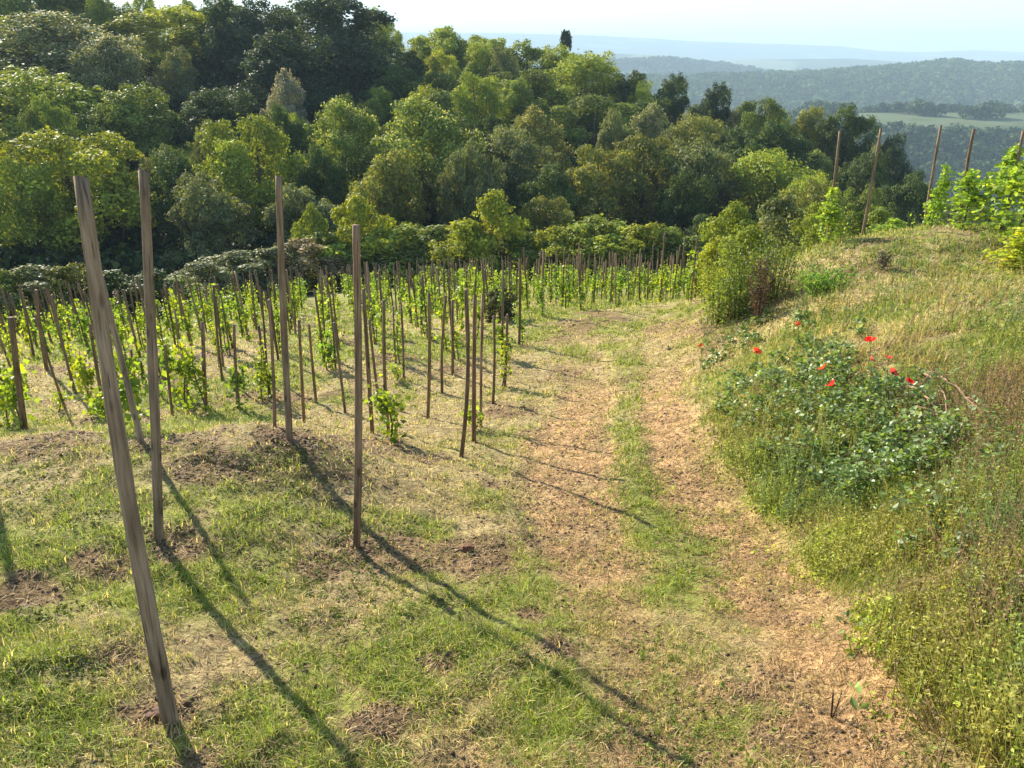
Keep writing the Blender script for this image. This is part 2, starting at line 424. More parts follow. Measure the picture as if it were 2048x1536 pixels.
class Acc:
    def __init__(s): s.V = []; s.F = {}; s.T = []; s.n = 0
    def add(s, V, fs, t=(1, 1, 1)):
        V = np.asarray(V); s.V.append(V)
        t = np.asarray(t, float); s.T.append(np.broadcast_to(t, (len(V), 3)) if t.ndim == 1 else t)
        for f in fs: s.F.setdefault(f.shape[1], []).append(f + s.n)
        s.n += len(V)
    def mesh(s, name, mat, attr='tint', smooth=False):
        return np_mesh(name, np.concatenate(s.V), [np.concatenate(v) for v in s.F.values()], mat, np.concatenate(s.T), attr, smooth)
def unit(v): return v / (np.linalg.norm(v, axis=-1, keepdims=True) + 1e-9)
def leaves(Cn, Nn, size, rg, aspect=.75, fold=.25):
    """folded leaf: 4 corners + midrib bend, centre Cn, facing Nn"""
    n = len(Cn); size = np.broadcast_to(size, (n,))[:, None]
    A = unit(np.cross(Nn, rg.normal(size=(n, 3)))); B = unit(np.cross(Nn, A))
    Nn = unit(Nn)
    v0 = Cn - A * size * .5
    v1 = Cn + B * size * aspect * .5 + Nn * size * fold * .5 - A * size * .05
    v2 = Cn + A * size * .5
    v3 = Cn - B * size * aspect * .5 + Nn * size * fold * .5 - A * size * .05
    V = np.stack([v0, v1, v2, v3], 1).reshape(-1, 3)
    b = np.arange(n)[:, None] * 4
    Fq = np.concatenate([b + np.array([[0, 1, 2]]), b + np.array([[0, 2, 3]])])
    return V, [Fq]
def leaf_tint(n, rg, k=4, dv=.25, yel=.2, base=None):
    g = 1 + dv * (rg.random(n) - .5) * 2
    y = yel * (rg.random(n) - .5) * 2
    t = np.stack([g * (1 + y), g * (1 + .3 * y), g * (1 - .5 * y)], 1)
    if base is not None: t = t * base
    return np.repeat(t, k, 0)

# ------------------------------------------------------------------ the ground, one sheet to the horizon (track split off along it)
def c3(a): return np.array(a, float)
STRAW, GREEN, SOIL, RUT = c3((.38, .295, .135)), c3((.245, .26, .055)), c3((.17, .095, .052)), c3((.46, .285, .135))
def field_end(x, y):
    return np.interp(x / np.maximum(y, 1), [-.9, -.5, -.38, -.2, -.1, .2, .26], [25, 26, 32, 37, 40, 41, 39])
def ground_col(x, y):
    g, rut, soil = masks(x, y)
    f = fbm(x * 1.0, y, .12, 3)[:, None]
    col = STRAW * (1 - g[:, None]) + GREEN * g[:, None]
    col = col * (1 - soil[:, None] * .72) + SOIL * soil[:, None] * .72
    col = col * (1 - rut[:, None]) + RUT * rut[:, None]
    col = col * (.6 + .8 * f)
    # wild growth on the bank, woods beyond the vineyard
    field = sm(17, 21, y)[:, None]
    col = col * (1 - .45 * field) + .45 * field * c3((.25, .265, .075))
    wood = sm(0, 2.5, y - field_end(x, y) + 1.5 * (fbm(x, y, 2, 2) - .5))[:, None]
    col = col * (1 - wood) + wood * c3((.03, .04, .015))  # dark woodland floor, with the shade there put into its colour
    far = sm(180, 260, y)[:, None]
    fc = c3((.05, .075, .028)) * (.6 + .8 * fbm(x, y, 60, 3)[:, None])
    u = x / np.maximum(y, 1)
    strip = (sm(560, 572, y) * (1 - sm(664, 674, y)) * sm(.37, .40, u) * (.55 + .9 * (fbm(x, y, 22, 2) - .2)).clip(0, 1))[:, None]
    fc = fc * (1 - strip) + strip * c3((.13, .16, .075))
    p2 = (sm(.62, .66, fbm(x, y, 260, 2)) * sm(2000, 2100, y))[:, None]
    fc = fc * (1 - p2) + p2 * c3((.20, .24, .10))
    col = col * (1 - far) + far * fc
    return col
rows = np.concatenate([np.arange(-12, -2, .5), np.arange(-2, 1.2, .1), np.arange(1.2, 3.3, .035)])
g_ = [3.3]
while g_[-1] < 9500: g_.append(g_[-1] * 1.0115)
rows = np.concatenate([rows, g_])
sc_ = np.linspace(-1, 1, 560)
sx = sc_[None, :]; ry = rows[:, None]
GXX = (6.5 + .95 * np.maximum(ry, 0)) * sx + np.sign(sx) * np.abs(sx) ** 9 * (26 + .35 * np.maximum(ry, 0))
GYY = np.broadcast_to(ry, GXX.shape)
fx, fy = GXX.ravel(), GYY.ravel()
fz = hz(fx, fy)
Vg = np.stack([fx, fy, fz], 1)
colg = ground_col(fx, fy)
nr, nc = GXX.shape
ii = (np.arange(nr - 1)[:, None] * nc + np.arange(nc - 1)[None]).ravel()
quads = np.stack([ii, ii + 1, ii + 1 + nc, ii + nc], 1)
cx = fx[quads].mean(1); cy = fy[quads].mean(1)
wob = .12 * (fbm(cx, cy, .8, 2) - .5)
is_tr = (cx + wob > e_ll(cy)) & (cx + wob < e_rr(cy)) & (cy < 16.2)
def submesh(name, q):
    used = np.unique(q); mp = np.zeros(len(Vg), int); mp[used] = np.arange(len(used))
    return np_mesh(name, Vg[used], [mp[q]], M_ground, colg[used], 'Col', smooth=True)
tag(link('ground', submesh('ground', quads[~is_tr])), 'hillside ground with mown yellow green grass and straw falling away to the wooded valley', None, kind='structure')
tag(link('path', submesh('path', quads[is_tr])), 'two wheel ruts of tan dirt and straw with a grass strip between them', None, kind='structure')

# ------------------------------------------------------------------ grass (nobody could count it)
def blades(x, y, L, wd, tint, lean=.5, rg=rng):
    n = len(x); z = hz(x, y) - .004
    a = rg.random(n) * 2 * pi; l = rg.random(n) * lean
    d = np.stack([np.cos(a) * np.sin(l), np.sin(a) * np.sin(l), np.cos(l)], 1)
    s = np.stack([-np.sin(a + rg.normal(0, .8, n)), np.cos(a), np.zeros(n)], 1) * wd[:, None] * .5
    p = np.stack([x, y, z], 1)
    bend = np.stack([np.cos(a), np.sin(a), -.35 * np.ones(n)], 1) * (L * (.15 + .35 * rg.random(n)))[:, None]
    v0, v1 = p - s, p + s
    m_ = p + d * (L * .55)[:, None]
    v2, v3 = m_ + s * .8, m_ - s * .8
    v4 = p + d * L[:, None] + bend
    V = np.stack([v0, v1, v2, v3, v4], 1).reshape(-1, 3)
    b = np.arange(n)[:, None] * 5
    return V, [b + np.array([[0, 1, 2, 3]]), b + np.array([[3, 2, 4]])], np.repeat(tint, 5, 0)
def mown():
    A = Acc()
    n = 900000
    Y = np.exp(rng.uniform(math.log(1.25), math.log(30), n)); X = rng.uniform(-1, 1, n) * (.72 * Y + 1.6)
    g, rut, soil = masks(X, Y)
    cl = fbm(X, Y, .16, 3)
    keep = rng.random(n) < np.clip((.5 + .6 * g) * (1 - .8 * rut) * (1 - .7 * soil) * sm(.33, .6, cl), 0, 1)
    X, Y, g, rut = X[keep], Y[keep], g[keep], rut[keep]; n = len(X)
    L = (.018 + .05 * rng.random(n) ** 2) * (1 + .5 * g) * (.75 + .05 * Y); wd = np.maximum(.0035, .0011 * Y) * (.7 + .6 * rng.random(n))
    dry = rng.random(n) > (.22 + .62 * g)
    t = np.where(dry[:, None], c3((.60, .50, .25)), c3((.31, .37, .06))) * (.45 + 1.0 * rng.random(n))[:, None]
    blue = (rng.random(n) < .12)[:, None] & ~dry[:, None]
    t = np.where(blue, t * c3((.7, .85, 1.3)), t)
    A.add(*blades(X, Y, L, wd, t, 1.15)[:2], t=blades_t(t))
    return A.mesh('grass', M_grass)
def blades_t(t): return np.repeat(t, 5, 0)
tag(link('grass', mown()), 'short patchy yellow green grass and dry straw over the slope', 'grass', kind='stuff')

# straw litter lying flat, mostly on the ruts
def litter():
    n = 170000
    Y = np.exp(rng.uniform(math.log(1.25), math.log(15), n)); X = rng.uniform(-.72, .72, n) * Y + rng.uniform(-1, 1, n) * 1.2
    g, rut, soil = masks(X, Y)
    k_ = rng.random(n) < .34 + .6 * rut + .2 * soil; X, Y = X[k_], Y[k_]; n = len(X)
    z = hz(X, Y) + .006; a = rng.random(n) * 2 * pi; L = (.02 + .05 * rng.random(n)) * (.8 + .04 * Y); w = np.maximum(.0025, .0008 * Y)
    d = np.stack([np.cos(a), np.sin(a), rng.normal(0, .18, n)], 1) * L[:, None] * .5
    s = np.stack([-np.sin(a), np.cos(a), rng.normal(0, .3, n)], 1) * w[:, None] * .5
    p = np.stack([X, Y, z], 1)
    V = np.stack([p - d - s, p + d - s, p + d + s, p - d + s], 1).reshape(-1, 3)
    t = c3((.56, .39, .19)) * (.15 + 1.0 * rng.random(n))[:, None]
    return np_mesh('straw', V, [np.arange(n * 4).reshape(-1, 4)], M_grass, np.repeat(t, 4, 0))
tag(link('straw_litter', litter()), 'dry straw litter strewn over the wheel ruts and slope', 'straw', kind='stuff')

def crumbs():
    n = 80000
    Y = np.exp(rng.uniform(math.log(1.25), math.log(16), n)); X = rng.uniform(-.74, .74, n) * Y + rng.uniform(-1, 1, n)
    g, rut, soil = masks(X, Y)
    k_ = (rng.random(n) < .12 + .6 * rut + .85 * soil) & ((fbm(X, Y, .35, 3) > .42) | (soil > .4))
    X, Y = X[k_], Y[k_]
    for i_, (bx0, by0) in enumerate([(-1.28, 2.2), (-1.97, 3.65), (-1.64, 5.13), (-.95, 3.96)]):
        m_ = 260; X = np.concatenate([X, bx0 + rng.normal(0, .09, m_)]); Y = np.concatenate([Y, by0 + rng.normal(0, .09, m_)])
    n = len(X); z = hz(X, Y)
    r = (.003 + .011 * rng.random(n) ** 3) * (1 + .10 * Y)
    base = np.array([(1, 0, 0), (0, 1, 0), (-1, 0, 0), (0, -1, 0), (0, 0, .8), (0, 0, -.6)], float)
    a = rng.random(n) * 6.28; ca, sa = np.cos(a)[:, None], np.sin(a)[:, None]
    B = base[None] * (1 + .5 * (rng.random((n, 6, 1)) - .5)) * r[:, None, None]
    V = np.stack([B[..., 0] * ca - B[..., 1] * sa, B[..., 0] * sa + B[..., 1] * ca, B[..., 2]], -1) + np.stack([X, Y, z], 1)[:, None]
    fc = np.array([(0, 1, 4), (1, 2, 4), (2, 3, 4), (3, 0, 4), (1, 0, 5), (2, 1, 5), (3, 2, 5), (0, 3, 5)])
    Fc = (np.arange(n)[:, None, None] * 6 + fc[None]).reshape(-1, 3)
    t = c3((.24, .15, .085)) * (.25 + 1.1 * rng.random((n, 1)))
    return np_mesh('crumbs', V.reshape(-1, 3), [Fc], M_crumb, np.repeat(t, 6, 0))
def crumb_mat():
    m, n, out = new_mat('earth_crumb'); at = N(n, 'ShaderNodeAttribute', attribute_name='tint')
    no = N(n, 'ShaderNodeTexNoise'); no.inputs['Scale'].default_value = 90; mu = N(n, 'ShaderNodeMixRGB', blend_type='OVERLAY'); mu.inputs[0].default_value = .5
    pr = N(n, 'ShaderNodeBsdfPrincipled'); pr.inputs['Roughness'].default_value = .95
    n.links.new(at.outputs['Color'], mu.inputs[1]); n.links.new(no.outputs[0], mu.inputs[2]); n.links.new(mu.outputs[0], pr.inputs['Base Color']); n.links.new(pr.outputs[0], out.inputs[0])
    return m
M_crumb = crumb_mat()
tag(link('earth_crumbs', crumbs()), 'crumbs of dry earth and small stones on the ruts and bare patches', 'crumbs', kind='stuff')

# leafy weeds sprawling in the mown grass and on the verge: regions of the photo -> ground spots
def in_poly(px, py, poly):
    c = np.zeros(len(px), bool); j = len(poly) - 1
    for i in range(len(poly)):
        xi, yi = poly[i]; xj, yj = poly[j]
        c ^= ((yi > py) != (yj > py)) & (px < (xj - xi) * (py - yi) / (yj - yi + 1e-9) + xi); j = i
    return c
def spots_in(poly, n, rg=rng, extra=0.0):
    poly = np.array(poly, float); lo = poly.min(0); hi = poly.max(0)
    px = rg.uniform(lo[0], hi[0], n * 3); py = rg.uniform(lo[1], hi[1], n * 3)
    k_ = in_poly(px, py, poly); px, py = px[k_][:n], py[k_][:n]
    X, Y, ok = hit(px, py, 1.0, 60.0)
    X, Y = X[ok], Y[ok]
    return X + rg.normal(0, .02 + extra, len(X)) , Y + rg.normal(0, .03 + extra, len(X))
def stalks(A, X, Y, h, tint, leaf=.035, nl=7, rg=rng, straight=.18, stem_t=None):
    """a leafy stalk: a thin three sided stem and nl leaves up it"""
    n = len(X); z = hz(X, Y); h = np.broadcast_to(h, (n,)) * (.55 + .7 * rg.random(n))
    a = rg.random(n) * 2 * pi; l = rg.random(n) * straight * 2
    d = np.stack([np.cos(a) * np.sin(l), np.sin(a) * np.sin(l), np.cos(l)], 1)
    p = np.stack([X, Y, z - .01], 1); top = p + d * h[:, None]
    w = np.maximum(.003, .0007 * Y)[:, None]
    s1 = np.stack([np.cos(a + 1.57), np.sin(a + 1.57), 0 * a], 1) * w; s2 = np.stack([np.cos(a), np.sin(a), 0 * a], 1) * w
    V = np.stack([p - s1, p + s1, p + s2, top], 1).reshape(-1, 3); b = np.arange(n)[:, None] * 4
    st = stem_t if stem_t is not None else tint * .9
    A.add(V, [np.concatenate([b + np.array([[0, 1, 3]]), b + np.array([[1, 2, 3]]), b + np.array([[2, 0, 3]])])], np.repeat(np.broadcast_to(st, (n, 3)) * (.7 + .6 * rg.random((n, 1))), 4, 0))
    tint = np.broadcast_to(tint, (n, 3))
    for q in range(nl):
        f = (q + .6) / nl * (.85 + .2 * rg.random(n))
        ph = rg.random(n) * 2 * pi; sz = leaf * (1.25 - .6 * f) * (.7 + .6 * rg.random(n)) * np.clip(.8 + .03 * Y, .8, 1.6)
        o = np.stack([np.cos(ph), np.sin(ph), .2 + 0 * ph], 1)
        c_ = p + d * (h * f)[:, None] + o * (sz * .7)[:, None]
        nn = unit(np.stack([-np.cos(ph) * .4, -np.sin(ph) * .4, np.ones(n)], 1) + rg.normal(0, .55, (n, 3)))
        Vl, Fl = leaves(c_, nn, sz, rg, .55)
        A.add(Vl, Fl, np.repeat(tint * (.6 + .8 * rg.random((n, 1))), 4, 0))
def wild():
    # tall verge grasses and weeds along the right of the track, up the bank
    A = Acc()
    bank = [(1400,640),(1395,780),(1450,930),(1530,1030),(1640,1150),(1760,1290),(1900,1470),(2060,1560),(2560,1500),(2560,500),(2060,480),(1600,480),(1480,560)]
    X, Y = spots_in(bank, 92000)
    g = fbm(X, Y, .9, 3); g2 = fbm(X + 50, Y, .3, 3)
    k_ = rng.random(len(X)) < np.clip(.15 + 2.2 * (g2 - .3), 0, 1); X, Y, g = X[k_], Y[k_], g[k_]
    n = len(X); dry = rng.random(n) < np.clip(.32 - 2.5 * (g - .5), .06, .85)
    hgt = np.where(X > e_rr(Y) + .5, .13, .07) * (.5 + 1.3 * rng.random(n)) * (1 - .35 * sm(8, 11, Y))
    t = np.where(dry[:, None], c3((.52, .41, .20)), c3((.23, .285, .06))) * (.55 + .8 * rng.random(n))[:, None]
    V, Fs, T = blades(X, Y, hgt * .9, np.maximum(.004, .0012 * Y), t, .75)
    A.add(V, Fs, T)
    tag(link('verge_grass', A.mesh('verge_grass', M_grass)), 'uneven green and straw coloured grass covering the bank right of the track', 'grass', kind='stuff')
    A = Acc()
    X, Y = spots_in(bank, 15000); g = fbm(X + 20, Y, .7, 3); k_ = (g > .36) & (fbm(X, Y - 30, .38, 3) > .43); X, Y, g = X[k_], Y[k_], g[k_]
    hue = fbm(X - 40, Y + 3, .55, 3)[:, None]
    t = np.where(hue > .56, c3((.36, .35, .08)), np.where(hue < .44, c3((.20, .27, .095)), c3((.28, .35, .065)))) * (.6 + .8 * rng.random((len(X), 1)))
    near_ = 1 - sm(6, 9, Y)
    stalks(A, X, Y, .09 + .09 * near_ + .16 * sm(.5, .65, g), t, .026, 7, straight=.3)
    verge = [(1390,800),(1440,790),(1560,950),(1700,1080),(1830,1250),(1960,1400),(1900,1420),(1760,1270),(1640,1140),(1530,1020),(1450,920)]
    X, Y = spots_in(verge, 1600, extra=.09); g = fbm(X + 88, Y, .4, 3); k_ = g > .44; X, Y, g = X[k_], Y[k_], g[k_]
    stalks(A, X, Y, .07 + .7 * (g - .44), c3((.36, .41, .06)) * (.6 + .8 * rng.random((len(X), 1))), .028, 8, straight=.35)
    yel = [(1700,1080),(2060,1000),(2060,1400),(1980,1420),(1850,1280)]
    X, Y = spots_in(bank, 2000, extra=.05); k_ = fbm(X + 3, Y - 8, .8, 2) > .45; X, Y = X[k_], Y[k_]
    stalks(A, X, Y, .12, c3((.22, .30, .10)) * (.6 + .8 * rng.random((len(X), 1))), .048, 7, straight=.5)
    X, Y = spots_in(yel, 1300, extra=.05)
    g = fbm(X + 8, Y, .45, 3); k_ = g > .45; X, Y, g = X[k_], Y[k_], g[k_]
    stalks(A, X, Y, .10 + 1.4 * (g - .45), c3((.36, .34, .075)) * (.5 + .8 * rng.random((len(X), 1))), .022, 9, straight=.3)
    tag(link('verge_weeds', A.mesh('verge_weeds', M_grass)), 'knee high yellow green leafy weeds between the track and the brambles', 'weeds', kind='stuff')
    # brambles: arching canes with blue green leaves
    A = Acc()
    br = [(1500,650),(1620,630),(1800,690),(1880,800),(1940,940),(1960,1040),(1900,1090),(1820,1080),(1700,1040),(1560,950),(1440,830),(1390,740)]
    core = [(1560,760),(1700,700),(1840,800),(1900,900),(1960,1000),(1940,1100),(1740,1040),(1600,930)]
    for poly, nn_, hh in ((br, 300, .13), (core, 170, .21)):
        X, Y = spots_in(poly, nn_); k_ = fbm(X + 70, Y, .8, 2) > .38; X, Y = X[k_], Y[k_]
        for x, y in zip(X, Y):
            a = rng.random() * 2 * pi; L = hh * (1.0 + rng.random()); h = hh * (.5 + rng.random() * .7)
            s = np.linspace(0, 1, 7); z0 = float(hz(x, y))
            P = np.stack([x + np.cos(a) * L * s, y + np.sin(a) * L * s, 0 * s], 1)
            P[:, 2] = hz(P[:, 0], P[:, 1]) * .6 + z0 * .4 + h * 4 * s * (1 - .72 * s) * .75
            A.add(*tube(P, np.linspace(.004, .002, 7), 3, cap=False), t=c3((.14, .10, .05)))
            m_ = 15; f = rng.random(m_); Pc = np.stack([np.interp(f, s, P[:, q]) for q in range(3)], 1)
            for lf in range(3):   # three leaflets
                cc = Pc + rng.normal(0, .03, (m_, 3)); cc[:, 2] += .012
                sz = (.030 + .024 * rng.random(m_)) * min(1.5, .8 + .04 * y)
                V, Fl = leaves(cc, unit(rng.normal(0, .55, (m_, 3)) + c3((0, 0, 1))), sz, rng, .8, .3)
                sil = rng.random(m_) < .22  # whitish undersides and leaf glints, both put into the tint
                if lf == 2 and rng.random() < .5: continue
                tt = np.where(sil[:, None], c3((.28, .36, .17)), c3((.17, .255, .065))) * (.6 + .8 * rng.random((m_, 1)))
                A.add(V, Fl, np.repeat(tt, 4, 0))
    tag(link('brambles', A.mesh('brambles', M_bramble)), 'dense blue green bramble thicket sprawling down the bank under the poppies', 'brambles', kind='stuff')
    # dry brown growth at the right edge
    A = Acc()
    dr = [(1830,770),(1960,790),(2060,760),(2060,1160),(1980,1130),(1930,940),(1850,850)]
    X, Y = spots_in(dr, 1300, extra=.15)
    stalks(A, X, Y, .30, c3((.30, .20, .11)) * (.6 + .8 * rng.random((len(X), 1))), .022, 6, straight=.45)
    dr2 = [(1900,1180),(2060,1120),(2060,1500),(1960,1450)]
    X, Y = spots_in(dr2, 420, extra=.12)
    stalks(A, X, Y, .22, c3((.32, .23, .12)) * (.6 + .8 * rng.random((len(X), 1))), .02, 6, straight=.4)
    tag(link('dry_weeds', A.mesh('dry_weeds', M_grass)), 'withered brown weeds standing on the bank at the right edge', 'dry weeds', kind='stuff')
    # low leafy weeds scattered in the mown slope
    A = Acc()
    lo = [(0,870),(1050,900),(1040,1000),(1100,1150),(1300,1536),(0,1536)]
    X, Y = spots_in(lo, 5200); g = fbm(X - 5, Y + 9, .42, 3); k_ = g > .56; X, Y = X[k_], Y[k_]
    stalks(A, X, Y, .035, c3((.19, .23, .055)) * (.7 + .6 * rng.random((len(X), 1))), .026, 5, straight=.7)
    for poly, n_ in (([(1280,1060),(1400,1070),(1440,1200),(1300,1180)], 260), ([(1240,1420),(1440,1400),(1480,1536),(1250,1536)], 300),
                     ([(1300,1270),(1380,1270),(1390,1320),(1310,1320)], 90), ([(1225,790),(1280,800),(1295,1000),(1225,1000)], 420), ([(1830,1440),(1900,1450),(1900,1500),(1840,1500)], 60),
                     ([(480,1370),(540,1370),(540,1450),(480,1450)], 90)):
        X, Y = spots_in(poly, int(n_ * .8), extra=.09); g2 = fbm(X, Y + 8, .25, 3); k_ = g2 > .42; X, Y = X[k_], Y[k_]
        stalks(A, X, Y, .045, c3((.21, .27, .055)) * (.6 + .8 * rng.random((len(X), 1))), .022, 6, straight=.6)
    tag(link('low_weeds', A.mesh('low_weeds', M_grass)), 'low dark green leafy weeds scattered through the mown grass and track', 'weeds', kind='stuff')
wild()

# ------------------------------------------------------------------ stakes
def stake_mesh(L, r, seed, sides=9, nseg=14, bendv=None, taper=.2):
    rg = np.random.default_rng(seed)
    s = np.linspace(0, 1, nseg); bx_, by_ = (rg.normal(0, .009, 2) if bendv is None else bendv)
    P = np.stack([bx_ * np.sin(s * pi) * L, by_ * np.sin(s * pi * 1.0) * L, s * (L + .15) - .15], 1)
    rr = r * (1.03 - taper * s) * (1 + .03 * rg.normal(size=nseg))
    V, fs = tube(P, rr, sides, .10)
    # slightly skewed saw cut on top
    V[-sides:, 2] += (V[-sides:, 0] - P[-1, 0]) * rg.normal(0, .5)
    return np_mesh('stake', V, fs, M_wood, smooth=False)
def stand(o, base, top):
    v = mathutils.Vector(top) - mathutils.Vector(base)
    q = v.to_track_quat('Z', 'Y'); o.rotation_mode = 'QUATERNION'; o.rotation_quaternion = q
    o.location = base
    return v.length
taken = []
# (base px, top px, radius in photo pixels at the foot, tone, label)
heroes = [
 ((345,1445),(162,355),19,(1.1,1.05,1.0),'thickest grey brown post, leaning left in the near left foreground'),
 ((318,1080),(287,345),11,(.95,.9,.85),'tall brown post standing just right of the thickest leaning post'),
 ((580,880),(557,352),8,(1.0,.92,.8),'tall slim post rising from a brown earth mound on the terrace lip'),
 ((712,1090),(712,450),9,(.95,.82,.72),'upright reddish brown post with a square cut top, left of the track'),
 ((284,893),(200,548),7,(1.2,1.15,1.1),'pale grey shorter post half hidden behind the thickest leaning post'),
 ((920,912),(932,580),6,(.7,.65,.5),'dark stake nearest the left rut of the track'),
 ((948,885),(950,590),6,(.9,.7,.55),'reddish stake with a small vine sprouting at its foot beside the track'),
 ((962,855),(965,590),4,(1.25,1.05,.95),'pale thin stake close behind the reddish stake with the sprouting vine'),
 ((745,868),(727,578),6,(.85,.75,.6),'brown stake just right of the upright square cut post'),
 ((778,862),(768,600),5,(.8,.75,.55),'thin stake rising out of a bright leafy vine in the front row'),
 ((757,800),(738,640),4,(.9,.8,.7),'short stake behind the square cut post'),
 ((855,838),(858,585),5,(.9,.85,.6),'straight stake on a small bare soil patch in the vineyard front'),
 ((985,810),(988,630),4,(.65,.6,.5),'thin dark stake at the track side edge of the vineyard'),
 ((885,782),(892,592),4,(.8,.75,.6),'slender stake midway between the bare patch stake and the track'),
 ((905,748),(905,600),4,(.8,.75,.6),'slim stake behind the slender one near the small shrub'),
 ((1010,772),(1015,630),4,(.7,.6,.5),'stake wrapped in a yellow green vine beside the track grass'),
 ((1038,692),(1040,520),4,(.75,.65,.5),'far stake on the right hand edge of the left rows'),
 ((608,842),(598,640),4.5,(.9,.8,.65),'grey stake just right of the tall post on the earth mound'),
 ((632,800),(618,650),4,(.85,.8,.6),'leaning stake second right of the tall post on the earth mound'),
 ((690,822),(668,645),4,(.8,.8,.7),'thin stake leaning left, left of the square cut post'),
 ((548,850),(538,600),5,(.95,.8,.7),'pale stake directly left of the tall post on the earth mound'),
 ((50,862),(22,635),9,(.85,.72,.55),'thick stake with a leafy vine at the far left edge'),
 ((412,815),(405,645),6,(1.15,1.0,.95),'pale grey stake with a blunt top among bright vines'),
 ((478,815),(468,650),4.5,(.9,.8,.7),'stake behind the dark shadowed vine, left of the tall mound post'),
 ((345,832),(330,690),4,(.8,.7,.5),'short stake among vines right of the two tall left posts'),
 ((214,842),(180,650),5,(.8,.7,.5),'leaning stake covered in vine leaves left of the thickest post'),
 ((95,740),(72,580),5,(.9,.75,.6),'brown stake leaning left in the left rows behind the thick edge stake'),
 ((278,850),(262,700),4,(.8,.7,.55),'short stake between the two tall left posts'),
]
stake_of = {}
for i, (b, t, rpx, tone, lab) in enumerate(heroes):
    X, Y, ok = hit(b[0], b[1]); X = float(X[0]); Y = float(Y[0]); z = float(hz(X, Y))
    if i == 0: pass
    tx, ty, tz = pt(t[0], t[1], Y)
    ln = math.hypot(tx - X, tz - z)
    r = rpx * (Y / float(ray(*b)[1])) / F * (.84 if i < 5 else .72)
    hero = i < 5
    me = stake_mesh(math.sqrt((tx - X) ** 2 + (tz - z) ** 2), r, 50 + i, 14 if hero else 8, 20 if hero else 9, bendv=((-.02, .0) if i == 0 else None), taper=(.38 if i == 0 else .2))
    o = link('wooden_stake' if i > 4 else 'wooden_post', me, color=tone)
    stand(o, (X, Y, z), (float(tx), Y, float(tz)))
    tag(o, lab, 'stake' if i > 4 else 'post', 'wooden stakes of the left vineyard' if i > 4 else 'tall posts in the foreground')
    taken.append((X, Y)); stake_of[i] = (X, Y, z, math.sqrt((tx - X) ** 2 + (tz - z) ** 2))
    print('stake', i, round(X, 2), round(Y, 2), 'L', round(ln, 2), 'r', round(r, 3))

X, Y, ok = hit(36, 1262)
bx_, by_ = float(X[0]) + sin(SUN_AZ) * 3.5, float(Y[0]) + cos(SUN_AZ) * 3.5
bz_ = float(hz(bx_, by_))
o = link('wooden_post', stake_mesh(1.95, .03, 77, 12, 12), color=(.9, .85, .8)); stand(o, (bx_, by_, bz_), (bx_ + .03, by_, bz_ + 1.95))
tag(o, 'post just outside the left edge whose shadow falls into the view', 'post', 'tall posts in the foreground')
# ------------------------------------------------------------------ vines
VG = c3((.20, .29, .045))
def vine_parts(seed, H, spread, n, leaf):
    rg = np.random.default_rng(seed)
    A = Acc()
    s = np.linspace(0, 1, 9); ph = rg.random() * 6
    P = np.stack([.03 * np.sin(s * 5 + ph) + .02 * s, .03 * np.cos(s * 4 + ph) + .035, s * H - .05], 1)
    A.add(*tube(P, np.linspace(.013, .004, 9), 5), t=(1, 1, 1))
    sh = [P]
    for q in range(3):
        h0 = rg.uniform(.25, .7) * H; a = rg.random() * 6.3; L = rg.uniform(.5, 1) * spread * 1.7
        t = np.linspace(0, 1, 6)
        Q = np.stack([np.interp(h0, P[:, 2], P[:, 0]) + np.cos(a) * L * t * .6, .03 + np.sin(a) * L * t * .6, h0 + L * t * (.9 - .5 * t)], 1)
        A.add(*tube(Q, np.linspace(.006, .002, 6), 4), t=(1, 1, 1)); sh.append(Q)
    stem = A.mesh('stem', M_bark)
    B = Acc()
    pick = rg.integers(0, len(sh) + 2, n); Cn = np.zeros((n, 3))
    for q in range(n):
        P_ = sh[pick[q] if pick[q] < len(sh) else 0]; f = rg.random() ** .9 * (len(P_) - 1.001); i_ = int(f)
        Cn[q] = P_[i_] * (1 - f + i_) + P_[i_ + 1] * (f - i_)
    Cn[:, 2] = np.maximum(Cn[:, 2], .08)
    lump = .55 + .9 * vnoise(Cn[:, 2] * 4 + seed, np.full(n, seed * 1.7))
    Cn += rg.normal(0, 1, (n, 3)) * c3((spread * .5, spread * .5, .04)) * lump[:, None] * (1 if spread < .18 else (1.5 - 1.1 * Cn[:, 2] / H)[:, None].clip(.3, 2))
    nn = unit(rg.normal(0, .7, (n, 3)) + c3((0, 0, .5)) + unit(Cn * c3((1, 1, 0)) + 1e-4) * .5)
    V, Fl = leaves(Cn, nn, leaf * (.6 + .8 * rg.random(n)), rg, 1.0, .3)
    young = (Cn[:, 2] > H * .8)
    tt = np.where(young[:, None], c3((1.25, 1.2, 1.1)), c3((1, 1, 1))) * (.65 + .7 * rg.random((n, 1)))
    y_ = rg.random(n) < .15; tt = np.where(y_[:, None], tt * c3((1.7, 1.35, .7)), tt)
    B.add(V, Fl, np.repeat(tt, 4, 0))
    return stem, B.mesh('foliage', M_vine)
vine_kinds = {
 'bushy': [vine_parts(200 + q, .72, .15, 220, .062) for q in range(3)],
 'slim': [vine_parts(210 + q, 1.1, .08, 170, .055) for q in range(4)],
 'low': [vine_parts(220 + q, .42, .11, 90, .055) for q in range(2)],
 'tall': [vine_parts(230 + q, 1.5, .19, 1100, .06) for q in range(3)],
 'farv': [vine_parts(240 + q, 1.25, .095, 170, .07) for q in range(4)],
}
